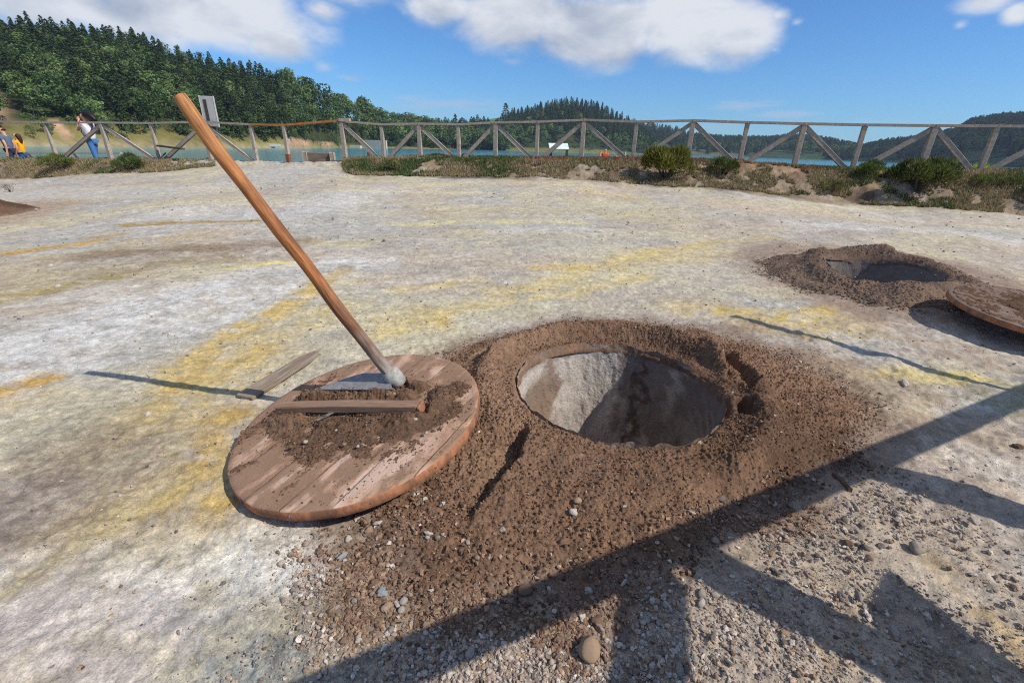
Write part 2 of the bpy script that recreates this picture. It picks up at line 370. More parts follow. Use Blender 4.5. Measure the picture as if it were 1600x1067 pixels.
# ------------------------------------------------------------------ stains of the ground (all in world coordinates)
def wl(*pts): return [tuple(gp(px, py)[:2]) if py > 420 else tuple(hit(px, py, G)[:2]) for px, py in pts]
GREY = lin(171,166,156); WHITE = lin(198,196,191); PALE = lin(188,178,148); YEL = lin(190,160,88); OCH = lin(180,144,70); OLIVE = lin(150,135,88); BRN = lin(128,110,98); DK = lin(140,138,130); BEIGE = lin(178,164,146); PINK = lin(166,152,139)
STAINS = [  # polyline, half width (m), colour, strength
 (wl((-60,585),(60,545),(200,490),(340,455),(500,420),(560,412)), .34, WHITE, .95), (wl((-40,640),(60,590),(160,560)), .16, WHITE, .6), (wl((250,520),(420,470)), .13, WHITE, .6),
 (wl((460,262),(300,300),(-60,300)), .5, lin(186,180,172), .6), (wl((300,330),(450,330),(600,300)), .5, lin(190,188,186), .6),
 (wl((0,398),(90,388),(150,380)), .12, OCH, .95), (wl((140,372),(190,365)), .09, OCH, .8), (wl((190,352),(290,348),(400,345)), .10, lin(158,128,60), .9), (wl((-20,362),(60,352),(120,345)), .10, PALE, .6),
 (wl((150,402),(240,392),(340,388)), .12, lin(140,112,78), .85), (wl((170,432),(260,412),(350,402)), .12, BRN, .75), (wl((-40,475),(70,452),(200,430)), .14, OLIVE, .8), (wl((-20,455),(50,450)), .07, YEL, .7),
 (wl((360,420),(420,412),(480,405)), .05, lin(212,196,110), .9),
 (wl((540,428),(440,482),(330,540),(260,585)), .10, YEL, .85), (wl((560,470),(450,520),(330,575),(240,625)), .15, lin(188,168,112), .55), (wl((420,545),(300,595),(240,640)), .10, YEL, .75),
 (wl((330,560),(260,610)), .05, OCH, .8), (wl((0,612),(40,602),(70,595)), .07, OCH, .9), (wl((-30,640),(60,620)), .07, YEL, .5),
 (wl((370,640),(320,690),(300,730)), .09, OCH, .9), (wl((340,655),(240,660)), .07, YEL, .7), (wl((300,740),(250,790)), .05, OCH, .75), (wl((340,800),(300,830)), .06, OCH, .85), (wl((350,760),(330,800)), .05, YEL, .7),
 (wl((240,790),(120,850),(0,930)), .07, lin(190,172,110), .65), (wl((380,850),(300,880),(230,860)), .06, PALE, .6),
 (wl((60,740),(150,690),(230,660)), .19, BRN, .8), (wl((-30,820),(60,760)), .14, lin(120,110,104), .7), (wl((200,830),(240,815)), .035, BRN, .75), (wl((40,680),(160,640)), .12, DK, .5),
 (wl((240,900),(330,870),(460,840)), .10, lin(216,212,200), .9), (wl((470,880),(360,930),(240,960)), .07, lin(206,204,198), .7), (wl((330,985),(420,960)), .11, DK, .7), (wl((60,960),(200,1000)), .16, lin(178,168,162), .7),
 (wl((430,1010),(330,1060)), .07, lin(132,136,134), .7),
 (wl((680,505),(690,498)), .06, YEL, .9), (wl((600,520),(720,480),(880,440),(920,420)), .10, lin(200,180,120), .7), (wl((840,425),(925,420)), .06, YEL, .75), (wl((620,455),(760,440)), .10, lin(198,182,130), .6),
 (wl((820,470),(880,462),(1000,440)), .10, lin(200,180,116), .6), (wl((1010,390),(1040,395),(900,430)), .10, YEL, .6), (wl((960,405),(1100,380),(1200,372)), .11, lin(197,177,110), .7),
 (wl((1120,490),(1200,498),(1300,490)), .10, lin(195,170,88), .85), (wl((1150,510),(1300,530)), .06, lin(200,178,108), .6), (wl((1330,580),(1400,590),(1520,592)), .09, lin(196,178,110), .75), (wl((1440,565),(1560,575)), .06, PALE, .7),
 (wl((640,350),(720,345),(900,348)), .10, lin(204,194,140), .7), (wl((650,290),(780,285),(920,292)), .25, lin(200,188,150), .6), (wl((560,300),(760,302)), .15, lin(206,196,150), .5), (wl((920,300),(1000,310)), .18, lin(196,176,124), .6),
 (wl((470,375),(560,380),(610,370)), .13, lin(190,176,128), .6), (wl((540,372),(600,368)), .10, lin(170,150,120), .5),
 (wl((1100,320),(1300,338),(1500,345),(1640,350)), .25, lin(188,172,150), .6), (wl((1150,305),(1300,322),(1450,345)), .15, lin(196,192,186), .5), (wl((1250,355),(1450,365),(1640,385)), .16, lin(196,194,190), .6), (wl((1300,380),(1500,378)), .10, PALE, .5),
 (wl((1000,330),(1200,338)), .12, lin(176,164,140), .6), (wl((1180,400),(1060,430)), .20, lin(178,168,160), .6),
 (wl((1250,430),(1180,450)), .16, lin(176,158,142), .6), (wl((1100,545),(1220,560),(1330,600)), .16, lin(164,146,128), .6), (wl((1260,640),(1400,620)), .16, lin(158,140,122), .6),
 (wl((1490,690),(1560,720),(1640,760)), .09, lin(214,210,200), .9), (wl((1540,640),(1620,620)), .10, lin(140,138,104), .7), (wl((1470,640),(1540,640)), .06, WHITE, .6),
 (wl((560,440),(440,500),(330,560),(250,640),(240,720)), .24, lin(184,170,130), .42), (wl((440,560),(330,620),(300,700),(300,800)), .16, lin(182,160,108), .48), (wl((150,800),(280,760),(330,720)), .14, lin(184,162,108), .6), (wl((-20,420),(120,400),(300,370)), .3, lin(176,158,118), .6), (wl((620,500),(800,455),(960,425),(1120,395)), .22, lin(187,171,128), .6), (wl((1060,480),(1200,505),(1330,510)), .2, lin(186,164,108), .65), (wl((700,330),(900,325),(1050,345)), .35, lin(185,171,132), .55), (wl((560,360),(700,385),(900,390)), .35, lin(166,162,156), .6), (wl((960,470),(1100,450),(1250,410)), .25, lin(166,158,150), .6),
 (wl((-40,445),(120,425),(330,402)), .30, lin(158,144,116), .7), (wl((140,402),(330,388),(450,376)), .24, lin(136,119,102), .75), (wl((420,440),(560,425),(700,420)), .18, lin(150,145,138), .6), (wl((250,700),(160,760),(60,800)), .16, lin(138,124,112), .6), (wl((60,880),(200,850),(320,850)), .10, lin(158,144,120), .6), (wl((760,380),(900,370),(1040,376)), .22, lin(150,146,140), .55), (wl((1150,380),(1350,370),(1600,410)), .25, lin(160,150,140), .55),
 (wl((1190,520),(1290,565),(1400,640)), .22, lin(150,131,112), .8), (wl((1330,480),(1420,540),(1540,560)), .2, lin(160,142,124), .7), (wl((1420,620),(1560,680)), .16, lin(158,142,122), .6),
 (wl((1380,775),(1480,830),(1600,900)), .12, lin(172,158,136), .6), (wl((1480,875),(1550,940),(1620,1000)), .045, YEL, .7), (wl((1200,930),(1225,950)), .035, OCH, .85), (wl((1310,975),(1370,960)), .03, OCH, .7), (wl((1290,1050),(1330,1020)), .035, OCH, .6),
 (wl((1400,1000),(1500,1040)), .07, lin(128,128,84), .6), (wl((1270,1010),(1330,1040)), .05, lin(130,118,70), .6)]
def ground_col(x, y):
    n = len(x); C = np.tile(GREY, (n, 1)); r = np.hypot(x, y); a = np.arctan2(x, y)
    def mixc(c, w): C[:] = C+(np.asarray(c)-C)*np.clip(w, 0, 1)[:, None]
    wx = x+.20*fbm(x*1.6, y*1.6, 4, 60); wy = y+.20*fbm(x*1.6+40, y*1.6, 4, 61)
    wx2 = x+.07*fbm(x*6, y*6, 4, 62)+.025*fbm(x*30, y*30, 3, 90); wy2 = y+.07*fbm(x*6+9, y*6, 4, 63)+.025*fbm(x*30+9, y*30, 3, 91)
    st = fbm(x*.9+y*.2, y*3.0-x*.9, 5, 64, .6)            # streaks drawn out by run-off
    st2 = fbm(x*2.5, y*6, 5, 65, .6)
    mixc(BEIGE, sst(-.3, .5, fbm(x*.7, y*1.1, 4, 66))*.85); mixc(WHITE, sst(.1, .8, st)*.38); mixc(PALE, sst(-.1, .6, fbm(wx*.8, wy*1.7, 4, 67))*.7); mixc(PINK, sst(.2, .8, fbm(wx*1.2+7, wy*1.4, 4, 68))*.5)
    mixc(DK, sst(.25, .9, st2)*.4)
    nb = .65+.55*fbm(x*7, y*11, 4, 69); nb2 = 1+.5*fbm(x*3, y*5, 3, 70)
    gn = fbm(x*9, y*14, 3, 83)+.7*fbm(x*24, y*30, 3, 84)+.6*fbm(x*75, y*75, 2, 85); gr_ = .75*sst(9, 3, r)+.25
    for pts, w, c, s in STAINS:
        xs = [p[0] for p in pts]; ys = [p[1] for p in pts]; w2 = w*1.3
        m = (x > min(xs)-w2*3-.5) & (x < max(xs)+w2*3+.5) & (y > min(ys)-w2*3-.5) & (y < max(ys)+w2*3+.5)
        if not m.any(): continue
        k = min(1., .35+w*1.3)
        d = segdist(x[m]*(1-k)+wx2[m]*k+ (wx[m]-x[m])*.3, y[m]*(1-k)+wy2[m]*k+(wy[m]-y[m])*.3, pts)
        f = sst(1.45, .15, d/w2)*s*np.clip(nb[m]*1.7, .12, 1)*np.clip(nb2[m]*1.3, .5, 1)
        f = f*(1-gr_[m])+gr_[m]*(.5*sst(.22, .95, f+.36*gn[m])+.5*f)*sst(0, .12, f)
        C[m] = C[m]+(c-C[m])*np.clip(f, 0, 1)[:, None]
    # trodden gravel in front of the heap and dust round the heaps
    dx, dy = x-PC[0], y-PC[1]; hr = np.hypot(dx, dy); ha = np.arctan2(dy, dx); ro = np.interp(ha, _oa, _or)
    e = (hr-ro)+.09*fbm(x*5, y*5, 4, 71)
    front = sst(.35, -.35, (y-1.5)-.0*x)
    gr = sst(1.05, .25, e+.15*fbm(x*2, y*2, 3, 75))*sst(-.62, -.2, x+.15*fbm(x*3, y*3, 3, 76))*front
    mixc(lin(164,149,133), gr*.8)
    mixc(lin(128,107,90), sst(.20, -.02, e)*.7)
    e2 = np.hypot(x-P2[0], y-P2[1])-1.0+.16*fbm(x*3, y*3, 4, 72)
    mixc(lin(140,120,106), sst(.5, .0, e2)*.8)
    e3 = np.hypot(x-PC3[0], y-PC3[1])-1.3+.2*fbm(x*2, y*2, 3, 73); mixc(lin(158,134,114), sst(.9, 0, e3)*.7)
    # bank and land behind it
    rb = np.interp(a, _a, _rb); rf = np.interp(a, _a, _rf); zd = np.interp(a, _a, np.array(_zf)-np.array(_zb))
    bk = sst(-.5, .2, r-rb+.35*fbm(x*1.8, y*1.8, 3, 74))*sst(.1, .25, zd)
    bn = fbm(x*1.7, y*1.7, 5, 78)
    bc = lin(140,124,104)[None]+(lin(98,84,70)-lin(140,124,104))[None]*sst(-.2, .6, bn)[:, None]
    bc = bc+(lin(160,148,136)-bc)*sst(.2, .8, fbm(x*2.4, y*2.4, 4, 79))[:, None]
    top = sst(.5, 1.5, r-rb)[:, None]; bc = bc+(lin(150,120,88)-bc)*top*.6
    C[:] = C+(bc-C)*bk[:, None]
    gre = sst(.2, 1.5, r-rf)[:, None]*(np.abs(a) < 1.6)[:, None]; C[:] = C+(lin(120,112,72)-C)*gre*.8
    C *= (1+.16*fbm(x*14, y*18, 4, 82)+.12*fbm(x*45, y*45, 3, 80)+.07*fbm(x*140, y*140, 2, 81))[:, None]
    return np.clip(C*np.array([.955, .938, .905]), .01, .8)

m_ground, t, b = material('ground_crust'); co = t.coord(); c = t.attr()
c = vary(t, c, t.noise(co, 34, 5, .65), .76, 1.24); c = vary(t, c, t.noise(co, 11, 6, .7), .86, 1.14); c = vary(t, c, t.noise(co, 190, 4, .65), .70, 1.30)
sp = t.mr(t.voro(co, 95), .10, .2); spm = t.m('MULTIPLY', t.m('SUBTRACT', 1., sp), t.mr(t.noise(co, 5, 3), .5, .62))
c = t.mix(t.m('MULTIPLY', spm, .7), c, t.mix(t.noise(co, 60, 1), (.12,.10,.085), (.62,.58,.52)))
t.put(b.inputs['Base Color'], c); b.inputs['Roughness'].default_value = .97; b.inputs['Specular IOR Level'].default_value = .1
nb = t.bump(t.noise(co, 22, 6, .7), .22, .008); nb = t.bump(t.noise(co, 70, 6, .7), .5, .007, nb); nb = t.bump(t.voro(co, 150), .25, .004, nb); nb = t.bump(t.noise(co, 330, 4, .65), .5, .0025, nb)
t.put(b.inputs['Normal'], nb)

m_soil, t, b = material('dark_soil'); co = t.coord(); c = t.attr()
c = vary(t, c, t.noise(co, 26, 5, .65), .78, 1.22); c = vary(t, c, t.noise(co, 180, 4, .65), .72, 1.28)
t.put(b.inputs['Base Color'], c); b.inputs['Roughness'].default_value = .98; b.inputs['Specular IOR Level'].default_value = .08
nb = t.bump(t.noise(co, 110, 6, .7), .7, .008); nb = t.bump(t.noise(co, 420, 4, .6), .6, .003, nb); t.put(b.inputs['Normal'], nb)

# ground sheet: a fan that is fine in front of the camera
fine = np.linspace(-R_(73), R_(73), 1150); coarse = np.linspace(R_(73), 2*math.pi-R_(73), 70)[1:-1]
azs = np.concatenate([fine, coarse])
rad = np.concatenate([np.geomspace(.2, 16, 900), np.geomspace(16.1, 90, 120), np.geomspace(96, 2200, 24)])
rad = np.concatenate([[.02], rad])
A, Rr = np.meshgrid(azs, rad); X = (Rr*np.sin(A)).ravel(); Y = (Rr*np.cos(A)).ravel()
Z = G(X, Y)+detail(X, Y)
near = np.hypot(X, Y) < 6
wv, _ = worley(X[near]*42, Y[near]*42, 4); Z[near] += .0035*np.clip(.55-wv, 0, 1)*sst(6, 3, np.hypot(X[near], Y[near]))*np.clip(fbm(X[near]*2, Y[near]*2, 3, 57)+.5, 0, 1.3)
gc = ground_col(X, Y)
Fc = grid_faces(len(rad), len(azs), True)[:, ::-1]
cx = X[Fc].mean(1); cy = Y[Fc].mean(1)
keep = (np.hypot(cx-PC[0], cy-PC[1]) > PR+.06) & (np.hypot(cx-P2[0], cy-P2[1]) > PR2+.08)
V, Fc, gc = drop_unused(np.stack([X, Y, Z], 1), Fc[keep], gc)
tag(link('ground', arr_mesh('ground', V, Fc, m_ground, gc)), 'pale volcanic ground stained white, grey and yellow', kind='structure')

SOIL = lin(123,96,76); SOILD = lin(92,71,56); SOILL = lin(143,115,92)
def soil_grit(x, y, s=1.):
    s = s*(.5+.52*np.clip(fbm(x*3.1, y*3.1, 3, 89)+.4, 0, 1.2))
    w1, v1 = worley(x*60, y*60, 91); w2, v2 = worley(x*130, y*130, 92); w3, v3 = worley(x*22, y*22, 93)
    return s*(.016*np.clip(.5-w1, 0, 1)*v1*2+.010*np.clip(.5-w2, 0, 1)*v2*2+.030*np.clip(.38-w3, 0, 1)*(v3 > .72)+.006*fbm(x*30, y*30, 3, 94)-.004)
def heap_mesh(name, fn, c, r_in, r_out, na, nr, label, cat, grit=1., dark=0., grey=False):
    th = np.linspace(0, 2*math.pi, na, endpoint=False); rr = np.linspace(0, 1, nr)**1.15*(r_out-r_in)+r_in
    T, Q = np.meshgrid(th, rr); rim = Q-(sst(r_in+.1, r_in, Q)*(.008+.012*np.clip(fbm(np.cos(T)*5, np.sin(T)*5, 4, 95)+.3, 0, 1)) if r_in > .05 else 0)
    x = (c[0]+rim*np.cos(T)).ravel(); y = (c[1]+rim*np.sin(T)).ravel(); q = Q.ravel()
    e = fn(x, y); g = soil_grit(x, y, grit)*np.clip((e+.03)/.04, .2, 1); z = G(x, y)+e+g
    if r_in > .05:
        lip = sst(r_in+.05, r_in, q); z = z-g*lip*.8-.022*lip**2
        low = q < r_in+1e-6; z[low] -= .02
    k = fbm(x*2.2, y*2.2, 4, 96)
    col = SOIL[None]+(SOILD-SOIL)[None]*sst(-.1, .6, k)[:, None]*.85
    col = col+(SOILL-col)*sst(.1, .8, fbm(x*1.5+3, y*1.5, 4, 97))[:, None]*.8
    col = col+(lin(150,136,124)-col)*(sst(.03, -.006, e)*.5)[:, None]
    col = col*(1-dark)
    if grey: col = col+(lin(116,101,90)-col)*.6
    if r_in > .05: col = col+(SOILD*1.0-col)*(sst(r_in+.2, r_in+.05, q)*sst(-.5, .5, (y-c[1])/r_in)*.35)[:, None]  # back of the collar's inner face darkened, its shade put in the colour
    Fc = grid_faces(nr, na, True)
    m = (e[Fc] > -.012).any(1); V, Fc, col = drop_unused(np.stack([x, y, z], 1), Fc[m], np.clip(col*(1+.15*fbm(x*70, y*70, 2, 98))[:, None], .01, .6))
    o = link(name, arr_mesh(name, V, Fc, m_soil, col)); return tag(o, label, cat)
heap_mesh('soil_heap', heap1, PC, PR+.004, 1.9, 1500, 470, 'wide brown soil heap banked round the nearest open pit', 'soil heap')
heap_mesh('soil_heap', heap2, P2, PR2+.004, 1.8, 700, 200, 'rough dark soil heap round the farther open pit', 'soil heap', 1.0, .0, True)
heap_mesh('soil_heap', heap3, PC3, .0, 1.45, 300, 120, 'smooth dark soil heap cut by the left edge of the picture', 'soil heap', .8, .3)

# ------------------------------------------------------------------ cement pits
m_cem, t, b = material('pit_cement'); co = t.coord(); c = t.attr(); c = vary(t, c, t.noise(co, 22, 5, .65), .85, 1.15); c = vary(t, c, t.noise(co, 130, 4), .85, 1.15)
t.put(b.inputs['Base Color'], c); b.inputs['Roughness'].default_value = .95; b.inputs['Specular IOR Level'].default_value = .1
nb = t.bump(t.voro(co, 75), .30, .006); nb = t.bump(t.noise(co, 120, 5, .65), .5, .006, nb); t.put(b.inputs['Normal'], nb)
def pit(c, R, ztop, depth, label, main):
    fn = heap1 if main else heap2
    na, nz = (520, 220) if main else (160, 60)
    th = np.linspace(0, 2*math.pi, na, endpoint=False); s = np.linspace(0, 1.5, nz)
    ztop = fn(c[0]+(R+.015)*np.cos(th), c[1]+(R+.015)*np.sin(th))-.004; ztop = (ztop+np.roll(ztop, 3)+np.roll(ztop, -3)+np.roll(ztop, 6)+np.roll(ztop, -6))/5
    T, S = np.meshgrid(th, s); zz = ztop-depth*np.clip(S, 0, 1)
    rr = np.where(S < 1, R*(1-.13*S**1.2), R*.87*(1-(S-1)*1.98)); rr = np.maximum(rr, .004)
    zz = zz-.04*np.clip(S-1, 0, 1)
    u = np.cos(T)*3.; v = np.sin(T)*3.
    n1 = fbm(u+S*2, v+S*1.3, 4, 100)
    rim = sst(.12, 0., S)
    rr = rr+.010*n1*np.clip(S*6, 0, 1)+.004*fbm(T*14, S*9, 3, 101)
    w, _ = worley(T*R*70, S*depth*70, 102); rr = rr-.0025*np.clip(.6-w, 0, 1)
    X_ = c[0]+rr*np.cos(T); Y_ = c[1]+rr*np.sin(T); Zp = zz+G(c[0], c[1])+.012*fbm(u*1.7, v*1.7, 3, 103)*rim
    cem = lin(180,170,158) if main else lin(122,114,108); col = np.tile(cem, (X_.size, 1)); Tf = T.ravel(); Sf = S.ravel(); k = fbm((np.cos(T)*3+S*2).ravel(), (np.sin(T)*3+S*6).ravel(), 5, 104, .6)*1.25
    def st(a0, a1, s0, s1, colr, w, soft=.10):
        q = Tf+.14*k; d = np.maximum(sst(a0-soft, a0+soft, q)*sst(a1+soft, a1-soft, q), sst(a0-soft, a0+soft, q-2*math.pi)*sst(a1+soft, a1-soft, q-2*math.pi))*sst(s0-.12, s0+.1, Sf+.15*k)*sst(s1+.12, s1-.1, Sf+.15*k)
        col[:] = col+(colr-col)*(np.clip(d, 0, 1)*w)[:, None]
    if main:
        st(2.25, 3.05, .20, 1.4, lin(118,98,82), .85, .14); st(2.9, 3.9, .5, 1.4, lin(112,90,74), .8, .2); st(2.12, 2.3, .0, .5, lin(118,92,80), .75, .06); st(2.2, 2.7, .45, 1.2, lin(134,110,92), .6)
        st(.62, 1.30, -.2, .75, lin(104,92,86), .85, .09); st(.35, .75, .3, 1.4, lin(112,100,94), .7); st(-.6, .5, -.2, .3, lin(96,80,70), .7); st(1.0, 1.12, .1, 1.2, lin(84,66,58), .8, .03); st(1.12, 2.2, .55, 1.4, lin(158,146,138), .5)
        st(-1.6, .55, -.2, 1.4, lin(98,86,78), .6, .15)  # shade below the right lip painted into the wall colour
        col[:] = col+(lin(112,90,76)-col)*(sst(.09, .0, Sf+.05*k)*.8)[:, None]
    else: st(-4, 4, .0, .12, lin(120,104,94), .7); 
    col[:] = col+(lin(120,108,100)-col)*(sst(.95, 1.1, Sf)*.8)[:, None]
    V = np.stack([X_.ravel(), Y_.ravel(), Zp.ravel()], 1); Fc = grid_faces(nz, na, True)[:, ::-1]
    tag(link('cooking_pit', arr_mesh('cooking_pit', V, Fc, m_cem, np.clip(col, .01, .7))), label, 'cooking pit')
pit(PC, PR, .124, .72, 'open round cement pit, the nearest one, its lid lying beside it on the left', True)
pit(P2, PR2, .12, .5, 'open cement pit farther back, with a pale grey inside', False)
# ------------------------------------------------------------------ lake
m_lake, t, b = material('lake_water'); co = t.coord(); 
b.inputs['Base Color'].default_value = (.085, .30, .37, 1); b.inputs['Roughness'].default_value = .10; b.inputs['IOR'].default_value = 1.33
t.put(b.inputs['Normal'], t.bump(t.noise(t.mapping(co, (1, 1, 1)), .9, 4, .6), .35, .25, t.bump(t.noise(co, .12, 3, .6), .3, .8)))
S_ = 2150.; me = arr_mesh('lake', np.array([[-S_, 12, LAKE], [S_, 12, LAKE], [S_, S_, LAKE], [-S_, S_, LAKE]]), np.array([[0, 1, 2, 3]]), m_lake)
tag(link('lake', me), 'blue-green lake behind the fence', kind='structure')

# ------------------------------------------------------------------ hills
m_hill = m_attr('hill_ground', .97, (.05, .4), (.8, 1.2), ((.3, .6, 1.5),), .05)
LIT = lin(96,112,62)
class Hill:
    def __init__(s, crest, dc, ds, th, seed, back=1.25, pw=.75):
        s.a = np.array([az_of(p[0], p[1]) for p in crest]); s.dc = np.interp(s.a, [az_of(p[0]) for p in dc], [p[1] for p in dc])
        s.z = np.array([pr(px, py, d)[2] for (px, py), d in zip(crest, s.dc)])-th
        s.sa = np.array([az_of(p[0]) for p in ds]); s.sd = np.array([p[1] for p in ds]); s.seed = seed; s.back = back; s.pw = pw; s.th = th
    def f(s, a, d):
        dc = np.interp(a, s.a, s.dc); z = np.interp(a, s.a, s.z); ds = np.interp(a, s.sa, s.sd)
        t = (d-ds)/(dc-ds); x, y = d*np.sin(a), d*np.cos(a)
        up_ = np.clip(t, 0, 1)**s.pw; up_ = np.where(t > .9, up_, up_)
        zz = LAKE-.5+(z-LAKE)*up_*(1+.06*fbm(x/60, y/60, 3, s.seed)*np.clip(t*4, 0, 1)*np.clip((1-t)*5, 0, 1))
        zz = np.where(t > 1, LAKE+(z-LAKE)*(1-.5*np.clip((t-1)/(s.back-1+.3), 0, 1)**1.5), zz)
        return np.where(t < 0, LAKE-.5+t*6, zz)
    def mesh(s, name, label, colfn, na=160, nd=60):
        a = np.linspace(s.a.min(), s.a.max(), na); t = np.linspace(-.05, s.back+.25, nd); A_, T_ = np.meshgrid(a, t)
        dc = np.interp(A_, s.a, s.dc); ds = np.interp(A_, s.sa, s.sd); D_ = ds+T_*(dc-ds); Z_ = s.f(A_, D_)
        V = np.stack([(D_*np.sin(A_)).ravel(), (D_*np.cos(A_)).ravel(), Z_.ravel()], 1)
        o = link(name, arr_mesh(name, V, grid_faces(nd, na), m_hill, colfn(A_.ravel(), T_.ravel(), V))); return tag(o, label, kind='structure')
    def plant(s, n, a0, a1, t0, t1, r):
        a = r.uniform(a0, a1, n*2); t = np.sqrt(r.uniform(0, 1, n*2))*(t1-t0)+t0
        dc = np.interp(a, s.a, s.dc); ds = np.interp(a, s.sa, s.sd); d = ds+t*(dc-ds); k = slice(0, n)
        return a[k], t[k], np.stack([d*np.sin(a), d*np.cos(a), s.f(a, d)], 1)[k]
LH = Hill([(-260,40),(-120,36),(0,34),(40,32),(100,40),(160,46),(220,58),(260,76),(300,88),(360,97),(400,104),(440,119),(465,136),(500,158),(545,164),(585,188),(640,196),(700,206),(760,222),(800,234)],
          [(-260,290),(300,300),(470,300),(545,340),(640,440),(800,520)], [(-260,150),(0,172),(300,196),(450,250),(550,340),(650,400),(800,470)], 8, 201)
CH = Hill([(690,226),(740,200),(780,186),(800,172),(830,166),(865,156),(890,152),(930,158),(960,171),(990,188),(1010,202),(1030,224),(1050,242)], [(690,640),(1050,640)], [(690,500),(800,505),(1050,560)], 11, 202)
MH = Hill([(520,205),(560,200),(620,196),(690,196),(760,193),(800,196),(860,215)], [(520,700),(860,720)], [(520,420),(650,470),(860,520)], 14, 203)
GH = Hill([(540,190),(580,187),(615,179),(650,180),(690,190),(730,190),(790,182),(830,184),(880,215)], [(540,950),(880,950)], [(540,720),(880,740)], 1, 204)
RB = Hill([(940,196),(980,186),(1010,190),(1040,197),(1070,205),(1110,214),(1160,222),(1200,243)], [(940,1050),(1200,1050)], [(940,700),(1200,720)], 10, 205)
FH = Hill([(1020,226),(1060,216),(1100,212),(1150,215),(1200,216),(1240,212),(1260,214),(1290,217),(1330,227),(1370,234),(1420,250)], [(1020,1250),(1420,1250)], [(1020,760),(1240,720),(1420,700)], 13, 206)
RH = Hill([(1270,250),(1310,238),(1345,227),(1380,218),(1430,213),(1470,206),(1500,196),(1520,184),(1560,178),(1600,175),(1700,172),(1850,188),(2000,200)], [(1270,1000),(1700,850),(2000,800)], [(1270,690),(1600,560),(2000,500)], 12, 207)
CL = lin(168,136,108)
def lh_col(a, t, V):
    x, y = V[:, 0], V[:, 1]; k = fbm(x/25, y/25, 4, 210); c = lin(58,64,38)+(lin(120,112,66)-lin(58,64,38))*sst(.14, .02, t+.02*k)[:, None]
    c = c+(lin(150,136,104)-c)*sst(.030, .008, t)[:, None]
    bare = sst(az_of(70), az_of(30), a+.02*k)*sst(.05, .2, t)*sst(.72, .5, t+.1*k); c = c+(CL-c)*bare[:, None]
    for (px, w, t0, t1) in ((100, 5, .03, .09), (465, 18, .02, .09), (510, 12, .03, .10)):
        c = c+(CL-c)*(sst(w, w*.5, np.abs((a-az_of(px))*560+6*k))*sst(t0-.02, t0+.02, t)*sst(t1+.04, t1, t))[:, None]
    return c
def plain(c1, c2, sc_=60, shore=None):
    def fn(a, t, V):
        k = fbm(V[:, 0]/sc_, V[:, 1]/sc_, 4, 211); c = c1+(c2-c1)*sst(-.2, .5, k)[:, None]
        if shore is not None: c = c+(shore-c)*sst(.06, .02, t)[:, None]
        return c
    return fn
LH.mesh('left_hill', 'steep wooded hill at the left with bare earth near its foot', lh_col, 220, 90)
CH.mesh('centre_hill', 'dark wooded knoll beyond the lake', plain(lin(48,58,34), lin(60,66,40), 60, lin(110,108,66)))
MH.mesh('middle_slope', 'low wooded slope behind the left shore', plain(lin(74,92,48), lin(104,126,58), 60, lin(150,132,92)))
GH.mesh('pasture_hill', 'bright green pasture hill in the distance', plain(lin(92,118,58), lin(104,126,68), 90))
RB.mesh('grey_ridge', 'bare grey-green ridge behind the dark knoll', plain(lin(88,92,76), lin(72,80,66), 60))
FH.mesh('far_hills', 'low far hills with a strip of pasture', lambda a, t, V: plain(lin(54,68,50), lin(62,78,52))(a, t, V)+(lin(112,140,72)-lin(54,68,50))*((sst(.022, .008, np.abs(a-az_of(1113)))*sst(.78, .88, t)))[:, None])
RH.mesh('right_hill', 'dark shaded hill at the right', plain(lin(34,46,38), lin(44,54,40)))

# ------------------------------------------------------------------ trees
m_leaf, t, b = material('tree_foliage'); c = t.attr(); oi = t.new('ShaderNodeObjectInfo').outputs['Random']
c = t.vm('SCALE', c, scale=t.mr(oi, 0, 1, .8, 1.25)); t.put(b.inputs['Base Color'], c); b.inputs['Roughness'].default_value = .75; b.inputs['Specular IOR Level'].default_value = .15
tr = t.new('ShaderNodeBsdfTranslucent'); t.put(tr.inputs[0], t.vm('MULTIPLY', c, (1.1, 1.2, .5))); mx = t.new('ShaderNodeMixShader'); mx.inputs[0].default_value = .22
t.l.new(b.outputs[0], mx.inputs[1]); t.l.new(tr.outputs[0], mx.inputs[2]); t.l.new(mx.outputs[0], t.n['Material Output'].inputs[0])
m_bark = m_flat('bark', (.09,.07,.055), .9, 3)
def leaf_tris(P, N, size, r, asp=1.6):
    """one triangle per leaf clump at P, lying across direction N"""
    n = len(P); N = N/(np.linalg.norm(N, axis=1)[:, None]+1e-9); a = np.cross(N, r.normal(size=(n, 3))); a /= np.linalg.norm(a, axis=1)[:, None]+1e-9; c = np.cross(N, a)
    s = size[:, None]
    V = np.stack([P-a*s*.5-c*s*.3, P+a*s*.5-c*s*.3, P+c*s*.6*asp], 1).reshape(-1, 3)
    return V, np.arange(n*3).reshape(-1, 3)
GD, GM, GLt = np.array([.030,.052,.018]), np.array([.088,.126,.042]), np.array([.12,.16,.05])
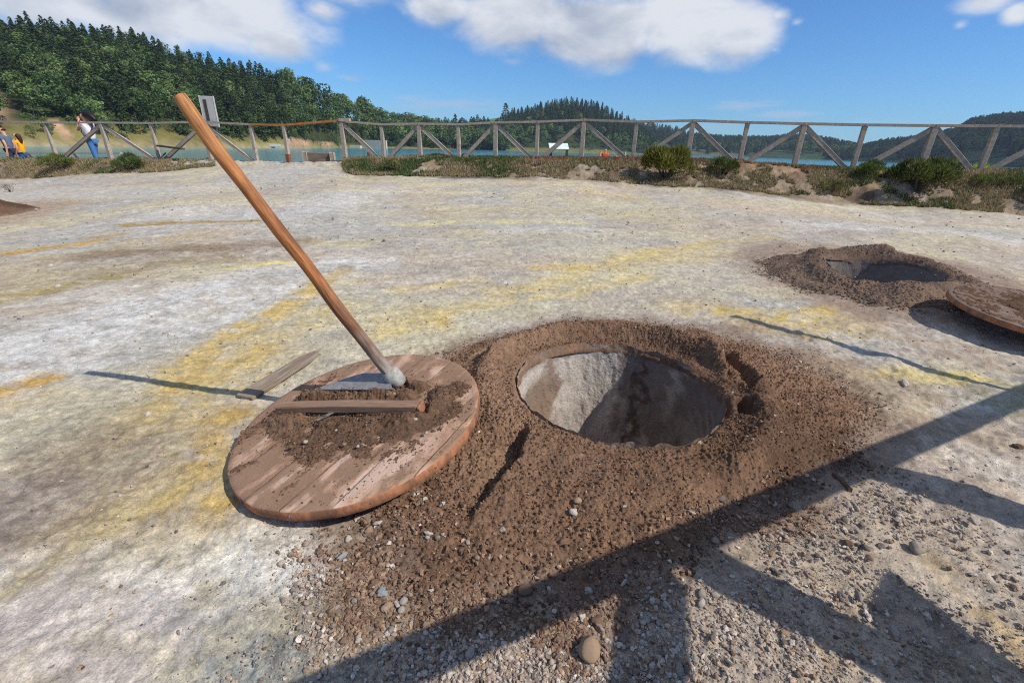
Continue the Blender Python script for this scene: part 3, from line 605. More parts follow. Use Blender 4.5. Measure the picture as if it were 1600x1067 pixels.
def conifer(seed, n=460, w=.19, tint=1.):
    r = np.random.default_rng(seed); t = r.uniform(.06, 1, n)**1.15; tier = np.floor(t*13)/13
    R = w*1.3*(1.03-t)**.62*(.55+.45*(1-(t*13 % 1)))*(1+.25*np.sin(tier*40+seed)); th = r.uniform(0, 2*math.pi, n); q = R*np.sqrt(r.uniform(.25, 1, n))
    P = np.stack([q*np.cos(th), q*np.sin(th), t-.12*q], 1); out = np.stack([np.cos(th), np.sin(th), -.45+0*th], 1)
    N = np.stack([np.cos(th)*.5, np.sin(th)*.5, .9+0*th], 1)+r.normal(0, .35, (n, 3)); sz = (.075-.035*t)*r.uniform(.7, 1.4, n)
    s = sz[:, None]; N /= np.linalg.norm(N, axis=1)[:, None]; side = np.cross(N, out); side /= np.linalg.norm(side, axis=1)[:, None]
    V = np.stack([P-side*s*.55-out*s*.3, P+side*s*.55-out*s*.3, P+out*s*1.1], 1).reshape(-1, 3)
    col = GD+(GM-GD)*r.uniform(0, 1, n)[:, None]; col = np.repeat(col*tint, 3, 0)
    return V, np.arange(n*3).reshape(-1, 3), col
def broadleaf(seed, n=420, lobes=9, c0=GM, c1=GLt, wide=.42, base=.22):
    r = np.random.default_rng(seed); L = []
    for k in range(lobes):
        th = r.uniform(0, 6.28); q = wide*math.sqrt(r.uniform(0, .5)); z = r.uniform(base+.14, .84); L.append((q*math.cos(th)*(1.15-z*.5), q*math.sin(th)*(1.15-z*.5), z, r.uniform(.10, .19)))
    L = np.array(L); k = r.integers(0, lobes, n); d = r.normal(size=(n, 3)); d /= np.linalg.norm(d, axis=1)[:, None]
    P = L[k, :3]+d*L[k, 3:]*(r.uniform(.5, 1.05, n)**.5)[:, None]*np.array([1.05, 1.05, .85]); sz = r.uniform(.035, .075, n)
    V, Fc = leaf_tris(P, d+r.normal(0, .5, (n, 3))+np.array([0, 0, .3]), sz, r)
    lob = r.uniform(.7, 1.3, lobes)[k]; col = (c0+(c1-c0)*r.uniform(0, 1, n)[:, None])*lob[:, None]
    return V, Fc, np.repeat(col, 3, 0)
def trunk_shape(r0, h): return tube_arrays([(0, 0, -.02), (0, 0, h*.5), (.01, 0, h)], [r0, r0*.7, r0*.3], 5, False)
CON = [conifer(300+i, w=w) for i, w in enumerate((.17, .20, .23, .18))]
YC0, YC1 = np.array([.075,.115,.026]), np.array([.15,.20,.05])
BRO = [broadleaf(320), broadleaf(321, c0=GD*1.3, c1=GM*1.5), broadleaf(322, lobes=7), broadleaf(323, c0=GD, c1=GM)]
SHR = [broadleaf(340+i, 260, 8, c0=GM*1.1, c1=np.array([.10,.14,.045]), wide=.62, base=.0) for i in range(3)]
def merged(specs, r):
    """specs: list of (shape list, positions, heights, tint) -> one pair of arrays"""
    VV, FF, CC = [], [], []; off = 0
    for shapes, P, hts, tint in specs:
        pick = r.integers(0, len(shapes), len(P))
        for k, (V, Fc, c) in enumerate(shapes):
            m = np.where(pick == k)[0]; n = len(m)
            if not n: continue
            a = r.uniform(0, 6.28, n); cs, sn = np.cos(a), np.sin(a); w = hts[m]*r.uniform(.85, 1.25, n)
            W = np.stack([(V[None, :, 0]*cs[:, None]-V[None, :, 1]*sn[:, None])*w[:, None], (V[None, :, 0]*sn[:, None]+V[None, :, 1]*cs[:, None])*w[:, None], V[None, :, 2]*hts[m][:, None]], -1)+P[m][:, None, :]
            VV.append(W.reshape(-1, 3)); FF.append((Fc[None]+(np.arange(n)*len(V))[:, None, None]+off).reshape(-1, 3)); off += n*len(V)
            CC.append((c[None]*(tint[m] if np.ndim(tint) else np.full(n, tint))[:, None, None]*r.uniform(.75, 1.25, (n, 1, 1))).reshape(-1, 3))
    return np.concatenate(VV), np.concatenate(FF), np.concatenate(CC)
def forest(name, label, specs, seed):
    V, Fc, c = merged(specs, np.random.default_rng(seed))
    tag(link(name, arr_mesh(name, V, Fc, m_leaf, c, False)), label, 'forest', kind='stuff')
def thin_out(P, dmin, r):
    keep = []; cell = {}
    for i, p in enumerate(P):
        k = (int(p[0]//dmin), int(p[1]//dmin)); ok = True
        for dx in (-1, 0, 1):
            for dy in (-1, 0, 1):
                for j in cell.get((k[0]+dx, k[1]+dy), ()):
                    if (P[j, 0]-p[0])**2+(P[j, 1]-p[1])**2 < dmin*dmin: ok = False
        if ok: keep.append(i); cell.setdefault(k, []).append(i)
    return np.array(keep)
r = np.random.default_rng(11)
# left hill
a, tt, P = LH.plant(22000, az_of(-150), az_of(790), .045, 1.06, r)
bare = (a < az_of(52)) & (tt > .10) & (tt < .50) | (np.abs(a-az_of(100)) < .009) & (tt < .11)
k = ~bare; a, tt, P = a[k], tt[k], P[k]; k = thin_out(P, 3.4, r); a, tt, P = a[k], tt[k], P[k]
right = a > az_of(455); low = (tt < .26+.1*np.sin(a*40)) & (a < az_of(330)) ; isb = right & (r.uniform(size=len(a)) < .75) | low & (r.uniform(size=len(a)) < .75) | (r.uniform(size=len(a)) < .26)
front = (tt > .97) | (tt < .2)
lead = np.where((tt > .93) & (tt < 1.03))[0]; lead = lead[np.argsort(a[lead])]; lead = lead[::max(1, len(lead)//95)][:95]
mask = np.zeros(len(a), bool); mask[lead] = True
ht = np.where(isb, r.uniform(7, 11, len(a))*np.where(right, 1.55, 1), r.uniform(8.5, 12, len(a)))*np.clip(np.hypot(P[:, 0], P[:, 1])/300, .8, 1.6)**.3
tl = .8+.5*sst(.2, -.2, np.sin(P[:, 0]/9)*np.sin(P[:, 1]/7))
nm = ~mask
forest('hillside_forest', 'dense dark conifer forest covering the steep left hill', [(CON, P[nm & ~isb], ht[nm & ~isb], tl[nm & ~isb]), (BRO, P[nm & isb], ht[nm & isb]*1.05, tl[nm & isb]*1.15)], 21)
def tree_proto(kind, shape, bark_r):
    V, Fc, c = shape; cm = arr_mesh('crown', V, Fc, m_leaf, c, False); tv, tf = trunk_shape(bark_r, .8); tm = arr_mesh('trunk', tv, tf, m_bark)
    return cm, tm
CONP = [tree_proto('c', s, .018) for s in CON]; BROP = [tree_proto('b', s, .022) for s in BRO]; SHRP = [tree_proto('s', s, .015) for s in SHR]
def tree(name, proto, p, h, rz, label, cat, group=None, wid=1.):
    o = empty(name, p, label, cat, group, rz); o.scale = (h*wid, h*wid, h)
    link('crown', proto[0], o); link('trunk', proto[1], o); return o
for i in lead:
    if isb[i]: tree('broadleaf_tree', BROP[i % 4], P[i], ht[i]*1.0, r.uniform(0, 6), 'rounded dark green tree on the skyline of the left hill', 'tree', 'rounded trees along the skyline of the left hill')
    else: tree('conifer_tree', CONP[i % 4], P[i], ht[i]*1.0, r.uniform(0, 6), 'narrow dark conifer on the skyline of the steep left hill', 'tree', 'conifers along the crest of the left hill')
def at_hill(hill, px, t):
    a = az_of(px); d = np.interp(a, hill.sa, hill.sd); d = d+t*(np.interp(a, hill.a, hill.dc)-d); return np.array([d*math.sin(a), d*math.cos(a), float(hill.f(np.array([a]), np.array([d]))[0])])
# trees of the left hill that stand out by themselves
BIG = broadleaf(360, 900, 16, GD*1.1, GM*1.5, .40, .25); BIG2 = broadleaf(361, 800, 12, GM, GLt*.9, .45, .15); YEW = broadleaf(362, 600, 9, YC0*.8, YC1*.8, .5, .05)
for (px, py, t_, sh, w, lab) in ((490,121,.8,BIG,.9,'tall round-headed tree, the highest on the skyline right of the leaning handle'), (548,147,.85,BIG,1.0,'broad dark tree at the end of the left hill, beside the tallest round one'), (578,150,.6,BIG,.8,'open-crowned dark tree where the left hill drops to the sky'),
    (462,170,.35,BIG2,1.1,'pale green leafy tree halfway up the left hill, below the tallest round tree'), (520,165,.4,BIG2,1.1,'mid green spreading tree under the broad dark tree'), (440,190,.18,BIG2,1.2,'bushy green tree low on the left hill above the orange rail'), (604,172,.5,BIG,1.0,'last dark tree of the left hill, above the fence post'), (310,118,.62,YEW,.9,'small pale green tree among dark conifers behind the grey board')):
    b0 = at_hill(LH, px, t_); topz = pr(px, py, math.hypot(b0[0], b0[1]))[2]; hh = max(6., topz-b0[2])/.96
    tree('broadleaf_tree', tree_proto('b', sh, .03), b0, hh, r.uniform(0, 6), lab, 'tree', None, w if hh < 30 else w*.7)
# shore bushes and pale shrubs of the left shore
for i in range(72):
    px = 60+i*9.6+r.uniform(-4, 4); t_ = r.uniform(.02, .16); b0 = at_hill(LH, px, t_)
    if abs(px-105) < 18 or 420 < px < 445 and t_ < .08: continue
    tree('shore_shrub', SHRP[i % 3], b0, r.uniform(3.0, 6.5)*(1 if px < 500 else 1.6), r.uniform(0, 6), 'rounded green shrub on the shore below the left hill', 'shrub', 'shrubs along the left shore')
# slope between, pasture, knoll
a, tt, P = MH.plant(1500, az_of(545), az_of(850), .06, 1.0, r); k = thin_out(P, 7, r); a, tt, P = a[k], tt[k], P[k]; con = (tt > .72) | (r.uniform(size=len(a)) < .12)
forest('lakeside_wood', 'mixed bright and dark green wood along the middle shore', [(CON, P[con], r.uniform(13, 24, con.sum()), .75), (BRO, P[~con], r.uniform(9, 15, (~con).sum()), 1.5)], 22)
for px, h_ in ((697,25),(706,20),(712,28),(720,22),(731,18),(737,24),(746,26),(752,20),(762,22),(652,20),(668,18),(683,20)):
    tree('conifer_tree', CONP[px % 4], at_hill(MH, px, .97), h_, 1., 'dark pointed conifer on the low skyline left of the knoll', 'tree', 'conifers on the low skyline', 1.1)
tree('broadleaf_tree', tree_proto('b', broadleaf(370, 160, 6, np.array([.09,.08,.07]), np.array([.13,.12,.10]), .35, .3), .02), at_hill(GH, 609, .98), 14, 0, 'lone pale tree beside the green pasture on the skyline', 'tree')
tree('conifer_tree', CONP[2], at_hill(CH, 789, .9), 25, 0, 'tall dark conifer at the left end of the knoll', 'tree', None, 1.2)
a, tt, P = CH.plant(7500, az_of(735), az_of(1046), .07, 1.04, r); k = thin_out(P, 5, r); a, tt, P = a[k], tt[k], P[k]
isb = (tt < .24) & (r.uniform(size=len(a)) < .8) | (r.uniform(size=len(a)) < .12); lead = np.where((tt > .95))[0]; lead = lead[np.argsort(a[lead])]; lead = lead[::max(1, len(lead)//46)][:46]
nm = np.ones(len(a), bool); nm[lead] = False; ht = np.where(isb, r.uniform(8, 13, len(a)), r.uniform(10.5, 14, len(a)))
forest('knoll_forest', 'dark conifer forest on the knoll beyond the lake', [(CON, P[nm & ~isb], ht[nm & ~isb], .75), (BRO, P[nm & isb], ht[nm & isb], 1.2)], 23)
for i in lead: tree('conifer_tree', CONP[i % 4], P[i], ht[i]*1.0, r.uniform(0, 6), 'dark conifer on the rounded top of the knoll', 'tree', 'conifers along the top of the knoll')
for i in range(34):
    px = 775+i*8+r.uniform(-3, 3); tree('shore_shrub', SHRP[i % 3], at_hill(CH, px, r.uniform(.03, .12)), r.uniform(6, 11), r.uniform(0, 6), 'low yellow-green shrub on the shore below the knoll', 'shrub', 'shrubs along the shore of the knoll')
# far woods
a, tt, P = FH.plant(2600, az_of(1030), az_of(1410), .04, 1.02, r); k = (np.abs(a-az_of(1113)) > .02) | (tt < .78); P = P[k]; tt = tt[k]; nearb = tt < .25
forest('far_wood', 'far bluish wood along the distant shore', [(CON, P[~nearb], r.uniform(12, 20, (~nearb).sum()), .8), (BRO, P[nearb], r.uniform(12, 19, nearb.sum()), 1.3)], 24)
a, tt, P = RH.plant(4200, az_of(1290), az_of(1990), .03, 1.03, r); isb = r.uniform(size=len(a)) < np.where(tt < .2, .8, .3)
forest('shaded_wood', 'dark blue-green wood on the shaded right hill', [(CON, P[~isb], r.uniform(10, 15, (~isb).sum()), .55), (BRO, P[isb], r.uniform(10, 14, isb.sum()), .55)], 25)
a, tt, P = RB.plant(500, az_of(950), az_of(1190), .05, .8, r)
forest('ridge_wood', 'grey-green wood on the ridge behind the knoll', [(CON, P, r.uniform(12, 18, len(P)), .8)], 26)
# pale walls and landing on the far left shore
m_pale = m_flat('pale_concrete', lin(186,180,170), .9, .8)
def block(name, px, t_, size, rz, label, cat):
    p = at_hill(LH, px, t_); bm = bmesh.new(); r_ = bmesh.ops.create_cube(bm, size=1)['verts']
    for v in r_: v.co = Vector((v.co.x*size[0], v.co.y*size[1], (v.co.z+.35)*size[2]))
    bmesh.ops.bevel(bm, geom=list(bm.edges), offset=.08, segments=1, affect='EDGES')
    o = link(name, bm_mesh(name, bm, m_pale)); o.location = p; o.rotation_euler = (0, 0, rz); tag(o, label, cat)
block('landing_wall', 573, .035, (30, 1.5, 5), -.2, 'long pale wall at the water edge on the left shore', 'wall')
block('stone_jetty', 425, .012, (7, 2, 1.2), .3, 'small white landing stage on the left shore', 'jetty')
block('stone_jetty', 548, .012, (14, 3, 1.4), -.1, 'pale low landing stage beside the long wall', 'jetty')
# ------------------------------------------------------------------ light and sky
sl = bpy.data.lights.new('sun', 'SUN'); sl.energy = SUN_E; sl.angle = R_(.5); sl.color = (1, .95, .87)
so = bpy.data.objects.new('sun', sl); COL.objects.link(so)
so.rotation_euler = Vector((-SUN[0], -SUN[1], -SUN[2])).to_track_quat('-Z', 'Y').to_euler(); so.location = (20, -10, 30)
w = bpy.data.worlds.new('World'); sc.world = w; w.use_nodes = True; t = NT(w.node_tree)
bg = t.n['Background']; sky = t.new('ShaderNodeTexSky', sky_type='NISHITA', sun_disc=False)
sky.sun_elevation = math.asin(SUN[2]); sky.sun_rotation = math.atan2(SUN[0], SUN[1]); sky.altitude = 300; sky.air_density = 1.0; sky.dust_density = .25; sky.ozone_density = 2.2
dirv = t.coord('Generated'); sx = t.new('ShaderNodeSeparateXYZ'); t.put(sx.inputs[0], t.vm('NORMALIZE', dirv)); dx, dy, dz = sx.outputs
azn = t.m('ARCTAN2', dx, dy); el = t.m('ARCSINE', dz)
n1 = t.noise(t.mapping(t.vm('NORMALIZE', dirv), (1, 1, 1.9)), 6.5, 9, .55, .2)
n2 = t.noise(t.mapping(t.vm('NORMALIZE', dirv), (1, 1, 1.9), loc=(-.014, .005, -.034)), 6.5, 9, .55, .2)
n3 = t.noise(t.mapping(t.vm('NORMALIZE', dirv), (1, 1, 7)), 16., 5, .6)
def ae(px, py):
    d = ray(px, py); d = d/np.linalg.norm(d); return math.atan2(d[0], d[1]), math.asin(d[2])
def blobs(lst):
    tot = None
    for px, py, rx, ry, wgt in lst:
        a0, e0 = ae(px, py); a1, _ = ae(px+rx, py); ra = abs(a1-a0); re = abs(ae(px, py-ry)[1]-e0)
        q = t.m('ADD', t.m('POWER', t.m('ABSOLUTE', t.m('DIVIDE', t.m('SUBTRACT', azn, a0), ra)), 2.), t.m('POWER', t.m('ABSOLUTE', t.m('DIVIDE', t.m('SUBTRACT', el, e0), re)), 2.))
        v = t.m('MULTIPLY', t.mr(t.m('SQRT', q), 0., 1.5, 1., 0.), wgt); tot = v if tot is None else t.m('MAXIMUM', tot, v)
    return tot
CB = blobs([(60,-10,210,60,1.), (230,20,150,66,1.), (380,30,130,66,1.), (430,66,70,40,1.), (330,-60,300,60,1.), (500,15,45,28,.75),
   (690,12,75,36,.95), (800,30,100,62,1.1), (930,46,130,64,1.2), (1080,36,130,64,1.2), (1165,50,70,52,1.1), (950,-70,320,80,1.), (1215,25,30,22,.7),
   (1245,36,22,14,.55), (1210,78,22,14,.5), (800,96,35,14,.5), (505,105,28,18,.5), (545,122,40,10,.42), (1540,2,60,22,.8), (1590,20,30,20,.75), (1500,40,18,12,.45)])
WISP = blobs([(1165,166,75,12,.9), (1230,180,70,10,.8), (1100,195,120,13,.6), (1330,190,110,14,.45), (700,165,110,16,.8), (640,155,40,9,.7), (760,158,50,9,.55), (1300,235,140,25,.55)])
n4 = t.noise(t.mapping(t.vm('NORMALIZE', dirv), (1, 1, 1.5)), 2.6, 3, .5); allsky = t.m('MULTIPLY', t.m('MULTIPLY', t.mr(el, .36, .6, 0, 1, True), t.mr(n4, .45, .63, 0, 1, True)), .85)  # unseen overhead cloud, added to make the blue fill light more neutral
CB = t.m('MAXIMUM', CB, allsky)
dens = t.m('ADD', CB, t.m('MULTIPLY', t.m('SUBTRACT', n1, .5), 1.1)); al = t.mr(dens, .20, .70, 0, 1, True)
shade = t.m('ADD', .76, t.m('MULTIPLY', t.m('SUBTRACT', n1, n2), 2.4)); thick = t.mr(dens, .5, 1.25, .12, -.10)
low = blobs([(860,75,100,50,1.), (700,45,60,25,.8), (980,95,140,22,.8), (120,60,200,30,.8), (470,95,60,30,.7), (210,15,60,30,.8), (560,122,50,14,1.)]); hi = blobs([(1090,50,100,45,1.), (330,70,90,40,.9), (120,25,50,25,.9), (1190,30,50,30,1.), (420,20,80,40,.9)])
shade = t.m('ADD', t.m('ADD', shade, thick), t.m('SUBTRACT', t.m('MULTIPLY', hi, .45), t.m('MULTIPLY', low, .75)), clamp=True)
ccol = t.mix(shade, tuple(np.array((.40,.46,.57))*CLOUD_K), tuple(np.array((.86,.88,.92))*CLOUD_K))
skyc = t.mix(1., sky.outputs[0], SKY_TINT, 'MULTIPLY')
col = t.mix(t.m('MULTIPLY', al, .94), skyc, ccol)
wl_ = t.m('MULTIPLY', t.mr(t.m('ADD', WISP, t.m('MULTIPLY', t.m('SUBTRACT', n3, .5), 1.6)), .25, .95, 0, 1, True), .5)
col = t.mix(wl_, col, tuple(np.array((.55,.62,.78))*CLOUD_K))
t.put(bg.inputs['Color'], col); bg.inputs['Strength'].default_value = SKY_S
sc.cycles.use_denoising = False; sc.cycles.filter_width = 1.1
sc.view_settings.view_transform = 'Standard'; sc.view_settings.look = 'None'; sc.view_settings.exposure = EXPO; sc.view_settings.gamma = 1.0
# ------------------------------------------------------------------ lid
def lidm(o, h=0.):
    o.matrix_world = Matrix(((LU[0], LV[0], LN[0], LC[0]+LN[0]*h), (LU[1], LV[1], LN[1], LC[1]+LN[1]*h), (LU[2], LV[2], LN[2], LC[2]+LN[2]*h), (0, 0, 0, 1)))
def lid_mat(name, seed, soil_w=.0):
    mt, t, b = material(name); co = t.coord(); geo = t.new('ShaderNodeNewGeometry')
    so_ = t.mapping(co, (1, 1, 1), (0, 0, R_(18)), (seed, 0, 0)); strv = t.mapping(so_, (1, .13, 1)); g = t.noise(strv, 34, 6, .65, .4); g2 = t.noise(t.mapping(so_, (1, .05, 1)), 150, 4, .6)
    streak = t.noise(t.mapping(so_, (1, .22, 1)), 9.5, 5, .55, .25); blot = t.noise(co, 7, 6, .65)
    wood = t.mix(t.mr(g, .35, .65), lin(196,158,130), lin(162,125,99)); wood = vary(t, wood, g2, .85, 1.15)
    pale = t.mix(t.mr(g2, .3, .7), lin(210,182,161), lin(184,152,130))
    dust = vary(t, t.mix(t.mr(blot, .3, .7), lin(150,120,97), lin(126,98,79)), t.noise(co, 230, 4, .6), .78, 1.22)
    top = t.mix(t.mr(streak, .52, .64), wood, pale); dm = t.m('ADD', streak, t.m('MULTIPLY', t.m('SUBTRACT', blot, .5), .9)); top = t.mix(t.mr(dm, .615+soil_w, .50+soil_w, 0, .94), top, dust)
    sepx = t.new('ShaderNodeSeparateXYZ'); t.put(sepx.inputs[0], t.mapping(co, (1, 1, 1), (0, 0, R_(18)))); fr_ = t.m('FRACT', t.m('DIVIDE', t.m('ADD', sepx.outputs[0], 1.58), .155)); sm_ = t.m('ABSOLUTE', t.m('SUBTRACT', fr_, .5)); top = t.mix(t.m('MULTIPLY', t.mr(sm_, .475, .492, 0, .75), t.mr(blot, .35, .55)), top, (.035, .024, .018))
    side = t.mix(t.mr(t.noise(t.mapping(co, (3, 3, 1)), 6, 5, .6), .40, .62), lin(172,116,82), lin(122,88,68)); side = vary(t, side, t.noise(co, 60, 4), .8, 1.2)
    nz = t.new('ShaderNodeSeparateXYZ'); tc = t.new('ShaderNodeTexCoord'); t.put(nz.inputs[0], tc.outputs['Normal']); t_ = t.mr(nz.outputs[2], .55, .8)
    if soil_w: top = t.mix(.75, top, vary(t, t.mix(0., lin(104,90,80), lin(104,90,80)), t.noise(co, 14, 5, .65), .7, 1.3))
    t.put(b.inputs['Base Color'], t.mix(t_, side, top)); b.inputs['Roughness'].default_value = .85; b.inputs['Specular IOR Level'].default_value = .15
    t.put(b.inputs['Normal'], t.bump(t.noise(co, 180, 5, .65), .35, .003, t.bump(t.m('ADD', g, t.m('MULTIPLY', g2, .5)), .35, .004)))
    return mt
m_lid = lid_mat('lid_wood', 0); m_lid2 = lid_mat('lid_wood_far', 5, .12)
def lid_board(R, th, seed):
    n = 240; rr = [0]+list(np.linspace(.08, R-.006, 26)); V = []; a = np.linspace(0, 2*math.pi, n, endpoint=False)
    wob = 1+.004*fbm(np.cos(a)*3+seed, np.sin(a)*3, 3, 400)+.0015*fbm(np.cos(a)*14+seed, np.sin(a)*14, 2, 401)
    rings = [(q, 0.) for q in rr[1:]]+[(R-.002, -.0015), (R, -.005), (R+.0005, -th*.5), (R, -th+.004), (R-.005, -th), (.05, -th)]
    for q, z in rings:
        x = q*wob*np.cos(a); y = q*wob*np.sin(a); xr = x*math.cos(R_(18))-y*math.sin(R_(18)); kq = 1+.007*np.sin(np.floor((xr+.03)/.155)*12.9+seed)*(q/R)**6; x = x*kq; y = y*kq
        seam = np.abs((xr/.155+.5) % 1-.5)*.155 if False else np.abs(((xr+.03)/.155) % 1-.5)
        zz = z+(.0016*np.sin(np.floor((xr+.03)/.155)*12.9)-.0035*sst(.478, .5, seam) if z > -.004 else 0)
        V.append(np.stack([x, y, np.full(n, z)+zz*(z > -.004)], 1))
    V = np.concatenate(V); Q = grid_faces(len(rings), n, True); T = np.concatenate([Q[:, [0, 1, 2]], Q[:, [0, 2, 3]]]); j = np.arange(n); j2 = (j+1) % n
    V = np.concatenate([V, [[0, 0, 0], [0, 0, -th]]]); k = len(V)-2; base = (len(rings)-1)*n
    T = np.concatenate([T, np.stack([j, np.full(n, k), j2], 1)[:, [1, 0, 2]], np.stack([base+j, base+j2, np.full(n, k+1)], 1)]); return V, T
def fix_norm(me):
    bm = bmesh.new(); bm.from_mesh(me); bmesh.ops.recalc_face_normals(bm, faces=bm.faces); bm.to_mesh(me); bm.free(); return me
lid = empty('pit_lid', LC, 'round wooden lid smeared with brown soil, lying beside the near pit under the hoe', 'lid'); lidm(lid)
V, T = lid_board(LR, .042, 0.); link('board', fix_norm(arr_mesh('board', V, T, m_lid)), lid)
# the wooden bar with its cut-out grip
m_bar = m_wood('bar_wood', lin(156,126,104), lin(122,96,78), 0, 22, .85, lin(140,112,92)); m_end = m_wood('cut_end', lin(160,112,84), lin(132,92,68), 0, 26, .85)
u0_, v0_ = lidl(434, 652); u1_, v1_ = lidl(657, 652); L_ = u1_-u0_; hb = .050
bm = bmesh.new(); prof = [(0, 0), (L_*.20, 0), (L_*.225, .026), (L_*.66, .028), (L_*.69, 0), (L_, 0), (L_-.004, hb), (L_*.5, hb+.002), (.004, hb-.002)]
vs = [[bm.verts.new((x, y_, z)) for x, z in prof] for y_ in (-.022, .022)]; n = len(prof)
for i in range(n): bm.faces.new((vs[0][i], vs[0][(i+1) % n], vs[1][(i+1) % n], vs[1][i]))
bm.faces.new(vs[0]); bm.faces.new(vs[1][::-1]); bmesh.ops.bevel(bm, geom=list(bm.edges), offset=.003, segments=2, affect='EDGES'); bmesh.ops.triangulate(bm, faces=bm.faces)
bar = link('lifting_bar', bm_mesh('lifting_bar', bm, m_bar), lid); bar.location = (u0_, (v0_+v1_)/2+.02, .001)
bm = bmesh.new(); r_ = bmesh.ops.create_cube(bm, size=1)['verts']
for v in r_: v.co = Vector((L_+v.co.x*.012+.003, v.co.y*.047, hb*.5+v.co.z*hb*.94))
bmesh.ops.bevel(bm, geom=list(bm.edges), offset=.003, segments=1, affect='EDGES'); e = link('end_cap', bm_mesh('end_cap', bm, m_end), bar); e['label'] = 'fresh orange cut end of the lifting bar'
m_steel = m_flat('dull_steel', lin(150,146,142), .55, 60, (.7, 1.2), (120, .4, .002), .5)
pa, pb = lidl(497, 661), lidl(556, 640); bm = bmesh.new(); beam(bm, (pa[0], pa[1], .014), (pb[0], pb[1], .036), .012, .006, bev=.001); link('metal_catch', bm_mesh('metal_catch', bm, m_steel), lid)
m_nail = m_flat('nail', lin(96,92,96), .5, 60, metal=.6)
for ang in (-1.02, -1.55, -2.0, -.55):
    V, Fc = ico(2); me = arr_mesh('nail', V*np.array([.006, .006, .006]), Fc, m_nail); o = link('nail_head', me, lid); o.location = (math.cos(ang)*LR, math.sin(ang)*LR, -.02)

# soil lying on the lid: a height field in the lid's own plane
def lq(*pts): return [lidl(px, py) for px, py in pts]
HEAPS = [(lq((478,624),(545,621),(636,622)), .034, .046), (lq((430,658),(520,666),(640,660)), .046, .042), (lq((500,672),(580,676),(650,668)), .060, .022), (lq((655,655),(680,635),(690,615)), .045, .036), (lq((640,600),(655,608)), .03, .03),
         (lq((400,672),(380,680),(365,690)), .032, .012), (lq((440,672),(470,690),(490,715)), .05, .014), (lq((660,670),(690,650),(708,640)), .05, .012), (lq((520,700),(600,710),(640,700)), .06, .007), (lq((715,600),(722,610)), .035, .010), (lq((600,740),(560,770)), .05, .003), (lq((640,720),(600,750)), .04, .004), (lq((480,740),(440,770)), .02, .004), (lq((395,720),(375,730)), .02, .006), (lq((520,590),(470,600)), .02, .004)]
m_soil2 = m_soil
N_ = 300; gx = np.linspace(-LR, LR, N_); XX, YY = np.meshgrid(gx, gx); x, y = XX.ravel(), YY.ravel(); e = np.full(len(x), -.006)
wx = x+.014*fbm(x*16, y*16, 3, 410)+.006*fbm(x*50, y*50, 2, 413); wy = y+.014*fbm(x*16+5, y*16, 3, 411)+.006*fbm(x*50+5, y*50, 2, 414)
for pts, wd, hh in HEAPS:
    d = segdist(wx, wy, pts); e = np.maximum(e, hh*np.exp(-(d/wd)**2*1.1)*(.85+.3*fbm(x*12, y*12, 2, 412))-.0035)
bu0, bu1, bv = u0_, u1_, (v0_+v1_)/2+.02
cut = (x > bu0-.01) & (x < bu1+.03) & (np.abs(y-bv) < .024)
e = np.where(cut, np.minimum(e, .012), e); gap = sst(.19, .23, (x-bu0)/L_)*sst(.62, .45, (x-bu0)/L_)*sst(bv-.085, bv-.05, y)*sst(bv+.03, bv+.02, y); e = np.where(gap > 0, np.minimum(e, e*(1-gap)+.003*gap), e)
gq = lidl(487, 668); e = e-.03*np.exp(-((np.hypot(x-gq[0], y-gq[1]))/.02)**2); e = np.maximum(e, -.006)
rr = np.hypot(x, y); e = np.where(rr > LR-.01, -.006, e)
z = e+soil_grit(x*1.25, y*1.25, .8)*np.clip((e+.006)/.012, 0, 1)
Fc = grid_faces(N_, N_); m = (e[Fc] > -.0022).all(1); k = fbm(x*6, y*6, 4, 415); col = SOIL*.95+(SOILD-SOIL)*sst(-.2, .7, k)[:, None]*.6; col = col*(1+.16*fbm(x*70, y*70, 2, 416))[:, None]
V, Fc, col = drop_unused(np.stack([x, y, z], 1), Fc[m], np.clip(col, .01, .5))
o = link('loose_soil', arr_mesh('loose_soil', V, Fc, m_soil, col)); lidm(o); tag(o, 'brown soil heaped around the bar of the near lid', 'soil', kind='stuff')

# ------------------------------------------------------------------ second lid
c2 = gp(1632, 487, .19); n2 = np.array([.03, -.10, 1.]); n2 /= np.linalg.norm(n2); u2 = np.array([1., .25, 0]); u2 -= n2*(u2@n2); u2 /= np.linalg.norm(u2); v2 = np.cross(n2, u2)
lid2 = empty('pit_lid', c2, 'round wooden pit lid tilted on the farther soil heap, cut by the right edge', 'lid')
lid2.matrix_world = Matrix(((u2[0], v2[0], n2[0], c2[0]), (u2[1], v2[1], n2[1], c2[1]), (u2[2], v2[2], n2[2], c2[2]), (0, 0, 0, 1)))
V, T = lid_board(.50, .042, 4.); link('board', fix_norm(arr_mesh('board', V, T, m_lid2)), lid2)
bm = bmesh.new(); beam(bm, (-.05, .0, .03), (.4, .05, .03), .045, .06); link('lifting_bar', bm_mesh('lifting_bar', bm, m_bar), lid2)
N_ = 90; gx = np.linspace(-.5, .5, N_); XX, YY = np.meshgrid(gx, gx); x, y = XX.ravel(), YY.ravel(); e = -.0005+.05*np.exp(-(segdist(x, y, [(-.02, -.05), (.35, .05)])/.16)**2)*(.8+.5*fbm(x*8, y*8, 3, 420))+.006*fbm(x*9, y*9, 3, 421)*sst(.4, .1, np.hypot(x+.1, y)); e = np.where(np.hypot(x, y) > .48, -.01, e)
